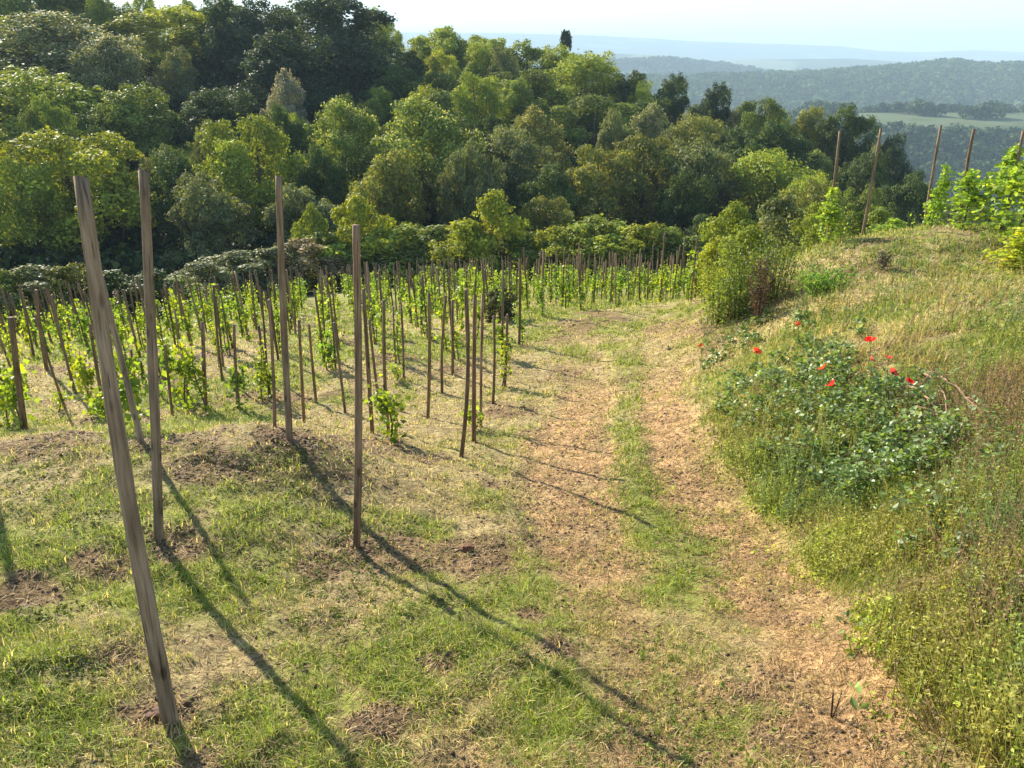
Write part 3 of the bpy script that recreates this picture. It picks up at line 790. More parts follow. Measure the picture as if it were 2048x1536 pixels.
def vine(kind, x, y, label, group, rot=None, s=(1, 1, 1), tone=(1, 1, 1), cat='grapevine', whole=True):
    st, fo = random.choice(vine_kinds[kind])
    e = bpy.data.objects.new('grapevine', None); C.objects.link(e)
    e.empty_display_size = .1
    e.location = (x, y, float(hz(x, y))); e.rotation_euler = (0, 0, random.random() * 6.28 if rot is None else rot); e.scale = s
    a = link('stem', st, e, color=(1, 1, 1)); b = link('foliage', fo, e, color=tuple(VG * c3(tone)))
    tag(e, label, cat, group)
    return e
LV = 'young grapevines of the left vineyard'
def at_px(px, py):
    X, Y, ok = hit(px, py); return float(X[0]), float(Y[0])
for px, py, kd, s, tone, lab in [
 (775,880,'bushy',(1,1,.95),(1,1,1),'bright leafy vine at the foot of the thin stake right of the square cut post'),
 (945,860,'low',(1,1,.9),(1.1,1.05,1),'small pale green vine sprouting halfway down the reddish stake by the track'),
 (1003,775,'slim',(1,1,.75),(1.25,1.1,1),'narrow yellow green vine climbing the stake beside the track grass'),
 (195,830,'bushy',(1,1,1.4),(1.3,1.15,1),'tall sunlit vine left of the thickest leaning post'),
 (340,790,'bushy',(1,1,1.3),(.8,.9,1),'deep green vine just right of the tall brown post'),
 (376,822,'bushy',(1.1,1.1,1.5),(1.15,1.1,1),'bright vine with yellow leaves left of the blunt pale grey stake'),
 (412,820,'slim',(1,1,.9),(1.1,1.1,1),'narrow bright vine on the blunt pale grey stake'),
 (480,815,'bushy',(1,1,1.0),(.75,.85,1),'shadowed dark green vine left of the tall mound post'),
 (528,800,'slim',(1,1,.85),(1.3,1.15,1),'yellow green vine between the dark vine and the tall mound post'),
 (280,870,'bushy',(.9,.9,1.1),(1,1,1),'green vine between the feet of the two tall left posts'),
 (215,850,'bushy',(.8,.8,.7),(1,1.05,1),'low green vine at the foot of the leaf covered leaning stake'),
 (45,860,'bushy',(1.1,1.1,1.3),(1.1,1.1,1),'leafy vine around the thick stake at the left edge'),
 (655,740,'low',(1.3,1.3,1.7),(.7,.85,1),'compact deep green vine in the middle rows left of the square cut post'),
 (20,850,'bushy',(1,1,1),(1,1,1),'green vine cut by the left edge of the view'),
 (1045,690,'slim',(1,1,.8),(.9,1,1),'slim vine on the last stake of the left rows next to the open grass'),
]:
    x, y = at_px(px, py); vine(kd, x, y, lab, LV, s=s, tone=tone)

# rows of the vineyard, nearest first
cand = []
ang = R(14)
for i in range(-40, 60):
    for j in range(-30, 60):
        x = i * .98 * cos(ang) - j * 1.04 * sin(ang) + random.gauss(0, .10); y = i * .98 * sin(ang) + j * 1.04 * cos(ang) + random.gauss(0, .12)
        if y < 7.9 or y > float(field_end(x, y)) - .5: continue
        u = x / y
        if u < -.80: continue
        # right border of the left plot, then the plot behind the track head
        if y < 16.8 and x > float(e_ll(y)) - .55 - .03 * y: continue
        if y >= 16.8 and x > 4.7 + (y - 17) * .20: continue
        if y < 9.5 and x < -1.5 and random.random() < .35: continue
        if any((x - a) ** 2 + (y - b) ** 2 < .45 for a, b in taken): continue
        cand.append((math.hypot(x, y), x, y))
cand.sort()
# thin the far end a little, where a stake hides behind the ones in front
cand = [c for c in cand if c[0] < 24 or random.random() < (1 if c[0] < 30 else .8)]
print('stakes in the rows', len(cand))
def zone(x, y):
    u = x / y
    row = 'front' if y < 11 else 'middle' if y < 17 else 'back' if y < 27 else 'hindmost'
    if y >= 16.8 and u > .02: side = 'rows beyond the end of the track'
    elif u < -.45: side = row + ' rows at the left edge of the vineyard'
    elif u < -.27: side = row + ' rows behind the tall left posts'
    elif u < -.12: side = row + ' rows behind the square cut post'
    else: side = row + ' rows towards the track'
    return side
protos = [stake_mesh(1.0, .0215, 400 + q, 7, 6) for q in range(6)]
n_st = 0; n_v = 0
rest_s = Acc(); rest_v = Acc()
rgs = np.random.default_rng(99)
for c_, x, y in cand:
    z = float(hz(x, y)); L = random.uniform(1.25, 1.62) if random.random() < .8 else random.uniform(1.0, 1.25)
    if y > 16.8 and x / y > .02: L *= 1.08
    lx, ly = random.gauss(0, .04) - .02, random.gauss(0, .03)
    if n_st < 268:
        o = link('wooden_stake', random.choice(protos), color=tuple(c3(random.choice([(.85,.75,.6),(.7,.6,.45),(1,.85,.7),(1.15,1.0,.9),(.8,.8,.65)])) * random.uniform(.8, 1.1)))
        stand(o, (x, y, z), (x + lx * L, y + ly * L, z + L)); w = random.uniform(.75, 1.1) * (1 if y < 14 else 1.1)
        o.scale = (w, w, L)
        tone_w = 'thin weathered' if w < .92 else 'sturdy brown'
        tag(o, tone_w + ' stake in the ' + zone(x, y), 'stake', 'wooden stakes of the left vineyard')
        n_st += 1
    else:
        V, fs = tube([(x, y, z - .05), (x + lx * L * .5, y, z + L * .5), (x + lx * L, y + ly * L, z + L)], [.024, .022, .019], 5); rest_s.add(V, fs)
    if random.random() < .88:
        kd = 'farv' if y > 13 else random.choice(['slim', 'slim', 'bushy', 'low'])
        sc = random.uniform(.68, .98); tn = random.choice([(1.15,1.1,1),(1,1,1),(1.35,1.2,1),(.8,.9,1),(1,1.05,1)])
        if y > 13: tn = tuple(c3(tn) * c3((1.03, 1.05, 1)))
        dx, dy = random.gauss(0, .05), random.gauss(0, .05)
        if n_v < 270:
            tone_n = 'yellow green' if tn[0] > 1.3 else 'deep green' if tn[0] < 1.05 else 'light green'
            vine(kd, x + dx, y + dy, {'farv':'slender ','slim':'slender ','bushy':'bushy ','low':'low '}[kd] + tone_n + ' vine in the ' + zone(x, y), LV, s=(sc, sc, sc * random.uniform(.8, 1.1)), tone=tn)
            n_v += 1
        else:
            n = 110; hh = 1.2 * sc; Cn = np.stack([x + rgs.normal(0, .07, n), y + rgs.normal(0, .07, n), z + rgs.random(n) * hh + .05], 1)
            V, Fl = leaves(Cn, unit(rgs.normal(0, .7, (n, 3)) + c3((0, 0, .5))), .08 * (.6 + .8 * rgs.random(n)), rgs, 1., .3)
            rest_v.add(V, Fl, np.repeat(VG * c3(tn) * (.65 + .7 * rgs.random((n, 1))), 4, 0))
if rest_s.n:
    tag(link('distant_stakes', rest_s.mesh('distant_stakes', M_wood), color=(.8, .7, .55)), 'crowd of thin stakes in the hindmost rows under the hedge', 'stakes', kind='stuff')
if rest_v.n:
    tag(link('distant_vines', rest_v.mesh('distant_vines', M_vine), color=(1, 1, 1)), 'mass of small vines in the hindmost rows under the hedge', 'vines', kind='stuff')

# upper plot on the bank: leaning stakes and full grown vines
UP = 'stakes of the upper plot on the bank'; UV = 'full grown vines of the upper plot'
def up_stake(b, t, Y, lab, rpx=5, tone=(.95, .85, .75)):
    x = float(pt(b[0], b[1], Y)[0]); z = float(hz(x, Y)); tx, ty, tz = pt(t[0], t[1], Y)
    L = math.sqrt((tx - x) ** 2 + (tz - z) ** 2)
    o = link('wooden_stake', stake_mesh(L, rpx * Y / F / .95 * .68, int(b[0]), 7, 8), color=tone)
    stand(o, (x, Y, z), (float(tx), Y, float(tz))); tag(o, lab, 'stake', UP)
up_stake((1725,470),(1762,258),14.0,'long bare stake leaning right on the bank top, second from the left there', 4.2)
up_stake((1655,475),(1680,262),14.6,'leaning stake behind the pointed vine, leftmost on the bank top', 4)
up_stake((1848,455),(1882,250),14.6,'stake carrying the vine with a ragged top on the bank', 4)
up_stake((1915,470),(1948,258),13.4,'dark stake rising behind the low bushy vine on the bank', 4.5, (.75, .6, .5))
up_stake((2000,480),(2046,262),12.8,'stake inside the tallest vine at the right edge', 4.5)
up_stake((2085,500),(2130,230),11.2,'stake just beyond the right edge of the view', 5)
def up_vine(px, py, Y, H, w, lab, tone=(1, 1, 1), k=None):
    tone = tuple(c3(tone) * 1.25)
    x = float(pt(px, py, Y)[0]); e = vine('tall', x, Y, lab, UV, s=(w, w, H / 1.5), tone=tone)
    return e
up_vine(1655,490,13.6,.98,.85,'pointed bright green vine standing alone at the left of the bank top',(1,1,1))
up_vine(1862,455,14.3,1.15,.75,'ragged vine with shoots against the blue distance on the bank',(.9,1,1))
up_vine(1915,470,13.2,1.0,1.25,'low bushy vine on the bank between the ragged vine and the tallest one',(.95,1,1))
up_vine(1985,475,12.9,1.4,1.35,'broad vine left of the tallest vine at the right edge',(1,1.05,1))
up_vine(2035,470,12.0,1.75,1.6,'tallest vine at the right edge of the bank',(1.05,1.05,1))
up_vine(2030,505,10.8,.6,1.25,'low yellow green vine in front at the right edge of the bank',(1.5,1.25,1))
up_vine(1790,455,15.6,.5,1.3,'low vine behind the long bare stake on the bank',(1,1,1))
up_vine(2110,500,11,1.5,1.5,'vine just beyond the right edge of the view',(1,1,1))

# ------------------------------------------------------------------ trees
def crown(seed, kind, n, leaf, lobes, ragged=.0, low=.12):
    """unit tree: height 1, crown radius about .5; leaves massed on lobes"""
    rg = np.random.default_rng(seed)
    L = []
    big = max(6, lobes // 2) if kind == 'bush' else max(6, int(lobes / 2.4))
    for q in range(big):
        a = q * 2.4 + rg.normal(0, .35); v = ((q + .5) / big) ** .8
        zc = low + .06 + (.84 - low - .06) * v
        env = {'dome': .40 * math.sqrt(max(0, 1 - ((zc - .30) / .66) ** 2)), 'column': .24 * math.sqrt(max(0, 1 - ((zc - .5) / .52) ** 2)),
               'airy': .42 * math.sqrt(max(0, 1 - ((zc - .42) / .56) ** 2)), 'cone': .20 * (1.05 - zc), 'bush': .42 * math.sqrt(max(0, 1 - ((zc - .2) / .8) ** 2))}[kind]
        r0 = env * rg.uniform(.5, .95) * (1 if v < .9 else .35)
        R0 = rg.uniform(.09, .20) * {'cone': .35, 'column': .75}.get(kind, 1)
        br = rg.uniform(.72, 1.3)
        if kind == 'cone': zc = .80 + .14 * v; r0 = .10 * (1.3 - v) * rg.uniform(.4, 1); R0 = .06
        L.append((r0 * cos(a), r0 * sin(a), min(zc, .95 - R0 * .7), R0 * .75, br))
        for k2 in range(17):
            d_ = unit(rg.normal(size=3) + c3((0, 0, .3))); ex = rg.uniform(.7, 1.25); rs = rg.uniform(.018, .062) * (.6 if kind == 'cone' else 1)
            L.append((r0 * cos(a) + d_[0] * R0 * ex, r0 * sin(a) + d_[1] * R0 * ex, min(zc + d_[2] * R0 * .75, .985 - rs * .7), rs, br * rg.uniform(.8, 1.2)))
    L = np.array(L)
    w = L[:, 3] ** 2; pick = rg.choice(len(L), n, p=w / w.sum())
    d = unit(rg.normal(size=(n, 3)) + c3((0, 0, .35)))
    rad = L[pick, 3] * (.55 + .5 * rg.random(n) ** .5) * (1 + ragged * rg.normal(size=n) * .25)
    flat = c3((1.2, 1.2, .85)) if kind == 'airy' else c3((1.05, 1.05, .95))
    rad = np.where(rg.random(n) < .16, rad * rg.uniform(1, 1.6, n), rad)
    Cn = L[pick, :3] + d * rad[:, None] * flat
    k_ = Cn[:, 2] > low; Cn, d, pick = Cn[k_], d[k_], pick[k_]; n = len(Cn)
    nn = unit(d * 1.0 + rg.normal(0, .5, (n, 3)) + c3((0, 0, .25)))
    V, Fl = leaves(Cn, nn, leaf * (.55 + .9 * rg.random(n)), rg, .75, .25)
    t = (.7 + .6 * rg.random((n, 1))) * L[pick, 4][:, None] * np.ones(3)
    yy = (rg.random(n) < .12); t = np.where(yy[:, None], t * c3((1.5, 1.3, .8)), t)
    T = np.repeat(t, 4, 0)
    A = Acc(); A.add(V, Fl, T)
    if kind == 'dome' and ragged < 0:      # pale catkins on the outer, upper leaves
        k_ = (d[:, 2] > -.1) & (rg.random(n) < .24); m_ = k_.sum()
        Cc = Cn[k_] + d[k_] * .016 + rg.normal(0, .004, (m_, 3))
        V, Fl = leaves(Cc, unit(rg.normal(size=(m_, 3)) + c3((0, 0, .6))), .018, rg, .5, .1)
        A.add(V, Fl, np.repeat(c3((3.0, 2.4, 4.2)) * (.7 + .6 * rg.random((m_, 1))), 4, 0))
    fol = A.mesh('crown', M_leaf)
    B = Acc(); s = np.linspace(0, 1, 8); ph = rg.random() * 6
    P = np.stack([.02 * np.sin(3 * s + ph), .02 * np.cos(3 * s + ph) - .02 * cos(ph), s * .85 - .03], 1)
    B.add(*tube(P, np.linspace(.028, .005, 8), 7))
    for q in range(min(9, big)):
        e = L[q * 18]; h0 = rg.uniform(.15, .6) * e[2] + .05
        b0 = np.array([np.interp(h0, P[:, 2], P[:, 0]), np.interp(h0, P[:, 2], P[:, 1]), h0])
        m_ = (b0 + e[:3]) / 2 + c3((0, 0, .03)); B.add(*tube([b0, m_, e[:3]], [.011, .007, .003], 5))
    return fol, B.mesh('trunk', M_bark)
TK = {
 'round': [crown(11 + q, 'dome', 26000, .019, 34) for q in range(3)],
 'blossom': [crown(21 + q, 'dome', 26000, .018, 38, -.01) for q in range(2)],
 'airy': [crown(31 + q, 'airy', 21000, .020, 30, .3) for q in range(3)],
 'column': [crown(41 + q, 'column', 12000, .022, 20, .3) for q in range(2)],
 'bush': [crown(51 + q, 'bush', 11000, .03, 26, .4, -.06) for q in range(3)],
 'pine': [crown(61, 'cone', 2500, .035, 22, .6, .15)],
}
TREES = []
def tree(kind, x, y, h, w, label, group, tone, cat='tree', name='broadleaf_tree', zoff=0):
    fo, tr = random.choice(TK[kind])
    e = bpy.data.objects.new(name, None); C.objects.link(e)
    e.location = (x, y, float(hmac(x, y)) + zoff); e.rotation_euler = (0, 0, random.random() * 6.28); e.scale = (w, w, h)
    link('crown', fo, e, color=tone); link('trunk', tr, e, color=(1, 1, 1))
    tag(e, label, cat, group); TREES.append((x, y, w))
    return e
def tree_px(kind, px, py, wpx, Y, tone, label, group='trees on the wooded hill', cat='tree', name='broadleaf_tree', zoff=0, wf=1.0):
    x, _, zt = pt(px, py, Y); x = float(x); b = float(ray(px, py)[1])
    g = float(hmac(x, Y)) + zoff; h = float(zt) - g; w = wpx * Y / b / F * wf
    if h < .6: print('LOW', label, h); h = .6
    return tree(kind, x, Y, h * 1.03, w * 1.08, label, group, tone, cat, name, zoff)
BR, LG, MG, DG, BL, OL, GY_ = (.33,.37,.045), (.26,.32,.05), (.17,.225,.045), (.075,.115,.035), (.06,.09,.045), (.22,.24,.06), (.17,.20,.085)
hero_trees = [
 ('airy',110,252,350,52,BR,'bright yellow green tree behind the top of the thickest leaning post'),
 ('airy',20,300,200,49,LG,'light green tree at the left edge in front of the woods'),
 ('round',345,300,190,54,DG,'dark tree behind the tall brown post'),
 ('airy',500,222,240,57,LG,'light green round tree just left of the tall mound post top'),
 ('column',405,225,90,60,GY_,'slim grey green tree left of the light green round tree'),
 ('blossom',690,202,210,63,MG,'pale tipped domed tree, left of the two blossoming domes mid hill'),
 ('blossom',850,200,270,60,MG,'large domed tree with cream blossom tips in the middle of the hill'),
 ('airy',1030,252,190,62,GY_,'grey green tree right of the large cream tipped dome'),
 ('airy',1200,278,210,58,OL,'olive green tree above the hedge left of centre of the track'),
 ('airy',1290,262,200,60,OL,'olive tree with a rounded sunlit top beyond the track head'),
 ('round',1400,285,230,59,GY_,'grey olive tree right of the sunlit olive tops'),
 ('airy',1560,300,230,58,LG,'light green tree at the foot of the spur right of the grey olive one'),
 ('airy',1640,345,130,52,LG,'small light green tree behind the leftmost bank stake'),
 ('round',1560,240,190,72,DG,'dark green tree in the hollow behind the light green foot tree'),
 ('round',80,132,330,76,LG,'broad light green tree crown on the left hillside'),
 ('round',250,165,260,72,MG,'green domed tree right of the broad light crown on the left'),
 ('blossom',562,138,95,78,(.22,.24,.15),'slender pale flowering tree standing against the dark wood'),
 ('round',420,175,200,80,DG,'dark tree between the left domes and the slender pale tree'),
 ('blossom',90,28,380,90,GY_,'cream flowering tree crown high on the left of the hill'),
 ('blossom',215,75,180,84,GY_,'smaller cream flowering crown beside the big one at upper left'),
 ('round',350,12,300,104,BR,'yellow green sunlit crown at the top of the hill on the left'),
 ('round',130,-45,280,112,MG,'green crown behind the cream flowering tree at the top left'),
 ('round',25,-60,240,108,MG,'crown at the upper left corner'),
 ('round',640,-25,330,99,BL,'great dark blue green tree at the top of the hill'),
 ('round',440,-12,170,100,DG,'green crown closing the gap left of the dark hilltop crowns'),
 ('round',500,-5,210,96,BL,'dark crown left of the great dark tree on the hilltop'),
 ('round',560,60,260,88,BL,'shaded dark tree below the great dark hilltop tree'),
 ('round',700,70,230,92,BL,'dark crown on the right shoulder of the great dark tree'),
 ('round',880,52,180,112,LG,'bright green crown on the skyline right of the great dark tree'),
 ('airy',965,62,140,112,LG,'smaller bright crown next along the skyline'),
 ('round',1050,82,150,108,MG,'green crown on the skyline below the little pine'),
 ('round',790,130,200,90,DG,'dark green tree below the skyline behind the cream tipped domes'),
 ('airy',880,140,180,88,MG,'mid green tree above the large cream tipped dome'),
 ('airy',1180,105,200,98,LG,'light green spreading crown on the skyline slope'),
 ('round',1265,140,130,98,DG,'dark crown next to the spreading light crown on the skyline slope'),
 ('airy',1060,135,200,92,MG,'tiered green tree in the middle of the upper slope'),
 ('airy',1190,185,220,82,MG,'tiered tree with flat lit layers in the centre of the slope'),
 ('round',1300,195,170,84,DG,'dark green tree right of the tiered tree'),
 ('round',1345,145,110,96,DG,'dark skyline crown before the dip in the ridge'),
 ('round',1432,163,105,90,BL,'rounded dark tree standing out on the ridge line'),
 ('airy',1535,190,130,86,MG,'green crown right of the rounded dark ridge tree'),
 ('round',1620,212,120,86,OL,'olive crown on the descending ridge'),
 ('round',1700,212,150,82,DG,'dark domed tree on the ridge above the bank stakes'),
 ('round',1790,272,110,78,BL,'dark tree where the ridge drops to the blue valley'),
 ('round',1745,300,150,70,DG,'dark tree behind the long bare stake'),
 ('round',1830,340,100,74,DG,'last dark tree of the ridge beside the blue valley'),
 ('round',1480,255,150,72,DG,'dark tree below the rounded ridge tree'),
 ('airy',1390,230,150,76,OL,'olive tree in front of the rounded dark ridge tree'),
 ('round',640,290,150,55,DG,'dark shaded tree right of the tall mound post'),
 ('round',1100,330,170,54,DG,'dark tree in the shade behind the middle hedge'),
]
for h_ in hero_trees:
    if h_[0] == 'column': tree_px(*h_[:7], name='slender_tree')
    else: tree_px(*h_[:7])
tree_px('round', 1120, 92, 150, 106, LG, 'light green crown on the skyline just under the little pine')
tree_px('pine', 1132, 64, 74, 110, (.05, .07, .05), 'little dark pine poking above the skyline', name='pine_tree', zoff=0)
hedge = [
 ('bush',712,388,140,43,BR,'bright small tree behind the square cut post top','small_tree'),
 ('bush',985,380,150,43,BR,'bright leafy sapling above the middle of the hedge','small_tree'),
 ('bush',620,405,80,43,LG,'light sapling right of the tall mound post','small_tree'),
 ('bush',790,440,170,43,LG,'low wide shrub right of the bright tree behind the square cut post','shrub'),
 ('bush',870,445,170,43,MG,'broad green shrub under the cream tipped domes','shrub'),
 ('bush',930,430,120,42,BR,'yellow green shrub left of the bright sapling','shrub'),
 ('bush',1040,455,130,43,MG,'green shrub between the bright sapling and the long sunlit shrubs','shrub'),
 ('bush',1105,445,120,43,BR,'bright shrub at the left end of the long sunlit shrubs','shrub'),
 ('bush',1160,438,140,43,LG,'light shrub second from the left in the long sunlit shrubs','shrub'),
 ('bush',1215,422,190,44,LG,'tallest and roundest shrub in the long sunlit hedge beyond the track','shrub'),
 ('bush',1290,432,140,43,BR,'sunlit yellow green shrub right of the tallest one in the long hedge','shrub'),
 ('bush',1340,445,130,43,MG,'green shrub at the right of the long sunlit hedge','shrub'),
 ('bush',1395,460,110,42,MG,'last green shrub at the right end of the far stakes','shrub'),
 ('bush',660,450,150,42,LG,'light shrub behind the stakes left of the square cut post','shrub'),
 ('bush',600,470,130,40,(.30,.24,.12),'pinkish brown shrub behind the tall mound post','shrub'),
 ('bush',540,480,130,39,GY_,'grey shrub left of the pinkish brown one','shrub'),
 ('bush',470,492,150,38,GY_,'grey green shrub left of the tall mound post','shrub'),
 ('bush',410,512,110,36,GY_,'low grey green shrub at the left end of the grey ones','shrub'),
 ('bush',720,480,120,42,DG,'dark shrub behind the top of the square cut post','shrub'),
 ('bush',60,520,150,27.5,GY_,'grey green bush at the left edge of the vineyard','shrub'),
 ('bush',130,515,110,28,OL,'olive bush beside the grey green one at left','shrub'),
 ('bush',215,535,130,29,DG,'dark bush behind the thickest leaning post','shrub'),
 ('bush',290,530,110,30,DG,'dark low bush between the two tall left posts','shrub'),
 ('bush',350,545,100,32,MG,'low green bush right of the tall brown post','shrub'),
 ('bush',5,530,100,27,MG,'bush cut by the left edge behind the vineyard','shrub'),
]
for kd, px, py, w, Y, tone, lab, nm in hedge:
    tree_px(kd, px, py + (8 if nm == 'shrub' else 0), w, Y, tone, lab, 'shrubs along the foot of the vineyard', 'small tree' if nm == 'small_tree' else 'shrub', nm, wf=1.45 if nm == 'shrub' else 1.15)
# bushes behind and on the bank
for kd, px, py, w, Y, tone, lab in [
 ('bush',1475,400,150,24,LG,'tall light green bush above the far end of the bank'),
 ('bush',1560,385,170,27,GY_,'grey green bush behind the bank crest left of the pointed vine'),
 ('bush',1640,400,110,24,LG,'light green bush behind the pointed vine'),
 ('bush',1760,410,150,24,MG,'bush behind the long bare stake on the bank'),
 ('bush',1430,470,90,19,BR,'bright leafy bush where the far stakes meet the bank'),
 ('bush',1500,450,130,16,LG,'feathery light green bush on the end of the bank'),
]:
    tree_px(kd, px, py, w, Y, tone, lab, 'bushes at the end of the bank', 'bush', 'bush')
for px, py, ty, w, tone, lab in [
 (1000,640,572,85,(.09,.10,.05),'small grey green shrub among the stakes near the track')]:
    x, y = at_px(px, py); b = float(ray(px, ty)[1]); zt = float(pt(px, ty, y)[2])
    tree('bush', x, y, zt - float(hmac(x, y)), w * y / b / F, lab, None, tone, 'bush', 'shrub')

# fill the wood between them
fills = 0
pos = [(a, b, w) for a, b, w in TREES]
tone_names = {BR: 'bright yellow green', LG: 'light green', MG: 'mid green', DG: 'dark green', BL: 'dark blue green', OL: 'olive green', GY_: 'grey green'}
for yy in np.arange(49, 128, 5.0):
    for xx in np.arange(-95, 75, 5.4):
        x = xx + random.gauss(0, 1.3); y = yy + random.gauss(0, 1.5)
        u = x / y
        if u < -.85 or u > .78 or (u > .5 and y > 100): continue
        w = random.uniform(4.8, 7.4)
        if any((x - a) ** 2 + (y - b) ** 2 < (.37 * (w + c)) ** 2 for a, b, c in pos): continue
        # keep below the skyline drawn by the named trees
        gz = float(hmac(x, y)); h = random.uniform(6.5, 10)
        b_ = (cos(TH), )
        zz = gz + h; py_ = 768 - F * math.tan(math.atan((zz - EYE) / y) + TH)
        px_ = 1024 + u * F * (cos(TH) + (768 - py_) / F * sin(TH))
        lim = np.interp(px_, [0, 740, 800, 870, 1000, 1120, 1210, 1300, 1400, 1460, 1600, 1740, 1800, 1850, 2048], [-200, -200, 85, 65, 80, 115, 130, 160, 185, 195, 220, 245, 300, 370, 420])
        if py_ < lim:
            h -= (lim - py_) / F * y
            if h < 3.5: continue
        kd = random.choice(['round', 'round', 'airy', 'airy', 'blossom' if random.random() < .25 else 'round'])
        tone = random.choice([BR, LG, LG, MG, MG, DG, OL, GY_] if y > 72 else [MG, MG, DG, OL, GY_])
        where = 'low on the wooded hill' if y < 70 else 'halfway up the wooded hill' if y < 95 else 'near the hilltop'
        side = 'at the left' if px_ < 500 else 'left of centre' if px_ < 950 else 'right of centre' if px_ < 1450 else 'on the right hand spur'
        tree(kd, x, y, h, w, tone_names[tone] + ' ' + {'round': 'rounded', 'airy': 'loose crowned', 'blossom': 'pale tipped'}[kd] + ' tree ' + where + ' ' + side, 'trees on the wooded hill', tone)
        pos.append((x, y, w)); fills += 1
print('fill trees', fills)

# ------------------------------------------------------------------ far woods (read as one mass)
def far_wood(name, label, n, ysamp, usamp, cw, nl, leaf, tone, keepf, mat=None):
    rg = np.random.default_rng(len(name) + 5)
    Y = ysamp(rg, n); U = usamp(rg, n); X = U * Y
    k_ = keepf(X, Y, U); X, Y = X[k_], Y[k_]; n = len(X); z = hmac(X, Y)
    Wd = cw * (.7 + .6 * rg.random(n))
    idx = np.repeat(np.arange(n), nl)
    d = unit(rg.normal(size=(n * nl, 3)) + c3((0, 0, .5)))
    r = (.6 + .45 * rg.random(n * nl))[:, None]
    Cn = np.stack([X, Y, z + Wd * .45], 1)[idx] + d * r * Wd[idx][:, None] * c3((.55, .55, .5))
    V, Fl = leaves(Cn, unit(d + rg.normal(0, .4, (n * nl, 3))), leaf * Wd[idx] * (.7 + .6 * rg.random(n * nl)), rg, .9, .2)
    t = c3(tone) * (.5 + 1.0 * rg.random((n, 1))) * (1 + c3((.35, .1, -.2)) * (rg.random((n, 1)) - .4))
    T = np.repeat(t[idx] * (.7 + .6 * rg.random((n * nl, 1))), 4, 0)
    tag(link(name, np_mesh(name, V, Fl, mat or M_dist, T), color=(1, 1, 1)), label, 'woods', kind='stuff')
far_wood('undergrowth', 'tangled undergrowth filling the ground between the trees of the wooded hill', 4200,
         lambda g, n: g.uniform(43, 135, n), lambda g, n: g.uniform(-.9, .85, n), 2.6, 60, .16, (.05, .08, .02),
         lambda X, Y, U: Y > 44 + 3 * fbm(X, Y, 6, 2), M_leaf)
far_wood('valley_woods', 'hazy woods on the nearer valley side below the pale field strip', 5200,
         lambda g, n: np.sqrt(g.uniform(380 ** 2, 760 ** 2, n)), lambda g, n: g.uniform(.14, .85, n), 9.5, 44, .28, (.05, .08, .03),
         lambda X, Y, U: ~((Y > 548) & (Y < 678) & (U > .385)) | ((fbm(X, Y, 25, 2) > .68) & (Y > 620)))
far_wood('ridge_woods', 'blue hazed woods covering the long ridge across the valley', 7500,
         lambda g, n: np.sqrt(g.uniform(880 ** 2, 1560 ** 2, n)), lambda g, n: g.uniform(.10, .82, n), 14, 36, .28, (.075, .125, .04), lambda X, Y, U: Y > 0)
far_wood('distant_woods', 'pale blue woods on the second ridge behind', 5000,
         lambda g, n: np.sqrt(g.uniform(1900 ** 2, 2400 ** 2, n)), lambda g, n: g.uniform(.05, .75, n), 19, 16, .4, (.05, .08, .035), lambda X, Y, U: fbm(X, Y, 260, 2) < .6)

# ------------------------------------------------------------------ poppies
def poppy_mesh(seed, R_=.038):
    rg = np.random.default_rng(seed); A = Acc()
    for q in range(4):
        a0 = q * pi / 2 + rg.normal(0, .15); rad = np.linspace(.15, 1, 5); th = np.linspace(-.75, .75, 6)
        V = []
        for r_ in rad:
            for t_ in th:
                rr_ = R_ * r_ * (1 - .12 * (t_ / .75) ** 2) ; lift = R_ * (.55 * r_ ** 2 + .06 * math.sin(9 * t_ + q) * r_)
                V.append((rr_ * cos(a0 + t_), rr_ * sin(a0 + t_), lift + (.004 if q % 2 else 0)))
        i = (np.arange(4)[:, None] * 6 + np.arange(5)[None]).ravel()
        A.add(np.array(V), [np.stack([i, i + 1, i + 7, i + 6], 1)], (1, 1, 1))
    return A.mesh('petals', M_petal, smooth=True)
pm = [poppy_mesh(5), poppy_mesh(6)]
cen_V, cen_F = tube([(0, 0, 0), (0, 0, .004), (0, 0, .012), (0, 0, .015)], [.003, .007, .008, .004], 8)
cen = np_mesh('seed_head', cen_V, cen_F, M_stone)
def poppy(px, py, lab, sc=1.0, tone=(.75, .035, .02)):
    # the flower is seen at this spot: its foot stands a little nearer the viewer, down the bank
    X, Y, ok = hit(px, py); X = float(X[0]); Y = float(Y[0]) * .85; X *= .85
    zt = EYE + Y * float(ray(px, py)[2] / ray(px, py)[1]); g = float(hz(X, Y)); h = max(.12, zt - g)
    e = bpy.data.objects.new('poppy', None); C.objects.link(e); e.location = (X, Y, g)
    s = np.linspace(0, 1, 6)
    st = np_mesh('stem', *tube(np.stack([.03 * np.sin(s * 3), 0 * s, s * h - .02], 1), .0028, 5), M_grass)
    link('stem', st, e, color=(.16, .2, .06))
    fl = link('petals', random.choice(pm), e, loc=(.03 * sin(3), 0, h - .02), color=tone); k_ = sc * .78 * max(1, .7 + Y * .09)
    fl.scale = (k_, k_, k_); fl.rotation_euler = (random.uniform(.3, .9), random.uniform(-.4, .4), random.random() * 6)
    c_ = link('seed_head', cen, fl, color=(.5, .5, .4))
    tag(e, lab, 'poppy', 'poppies on the bank')
poppy(1740, 679, 'brightest red poppy, topmost on the brambles', 1.35, (.85, .02, .02))
poppy(1512, 702, 'orange red poppy farthest left above the verge', 1.25, (.8, .10, .03))
poppy(1646, 733, 'orange poppy left of the middle over the brambles', 1.1, (.8, .12, .03))
poppy(1664, 766, 'red poppy just below the orange one over the brambles', 1.2, (.75, .05, .03))
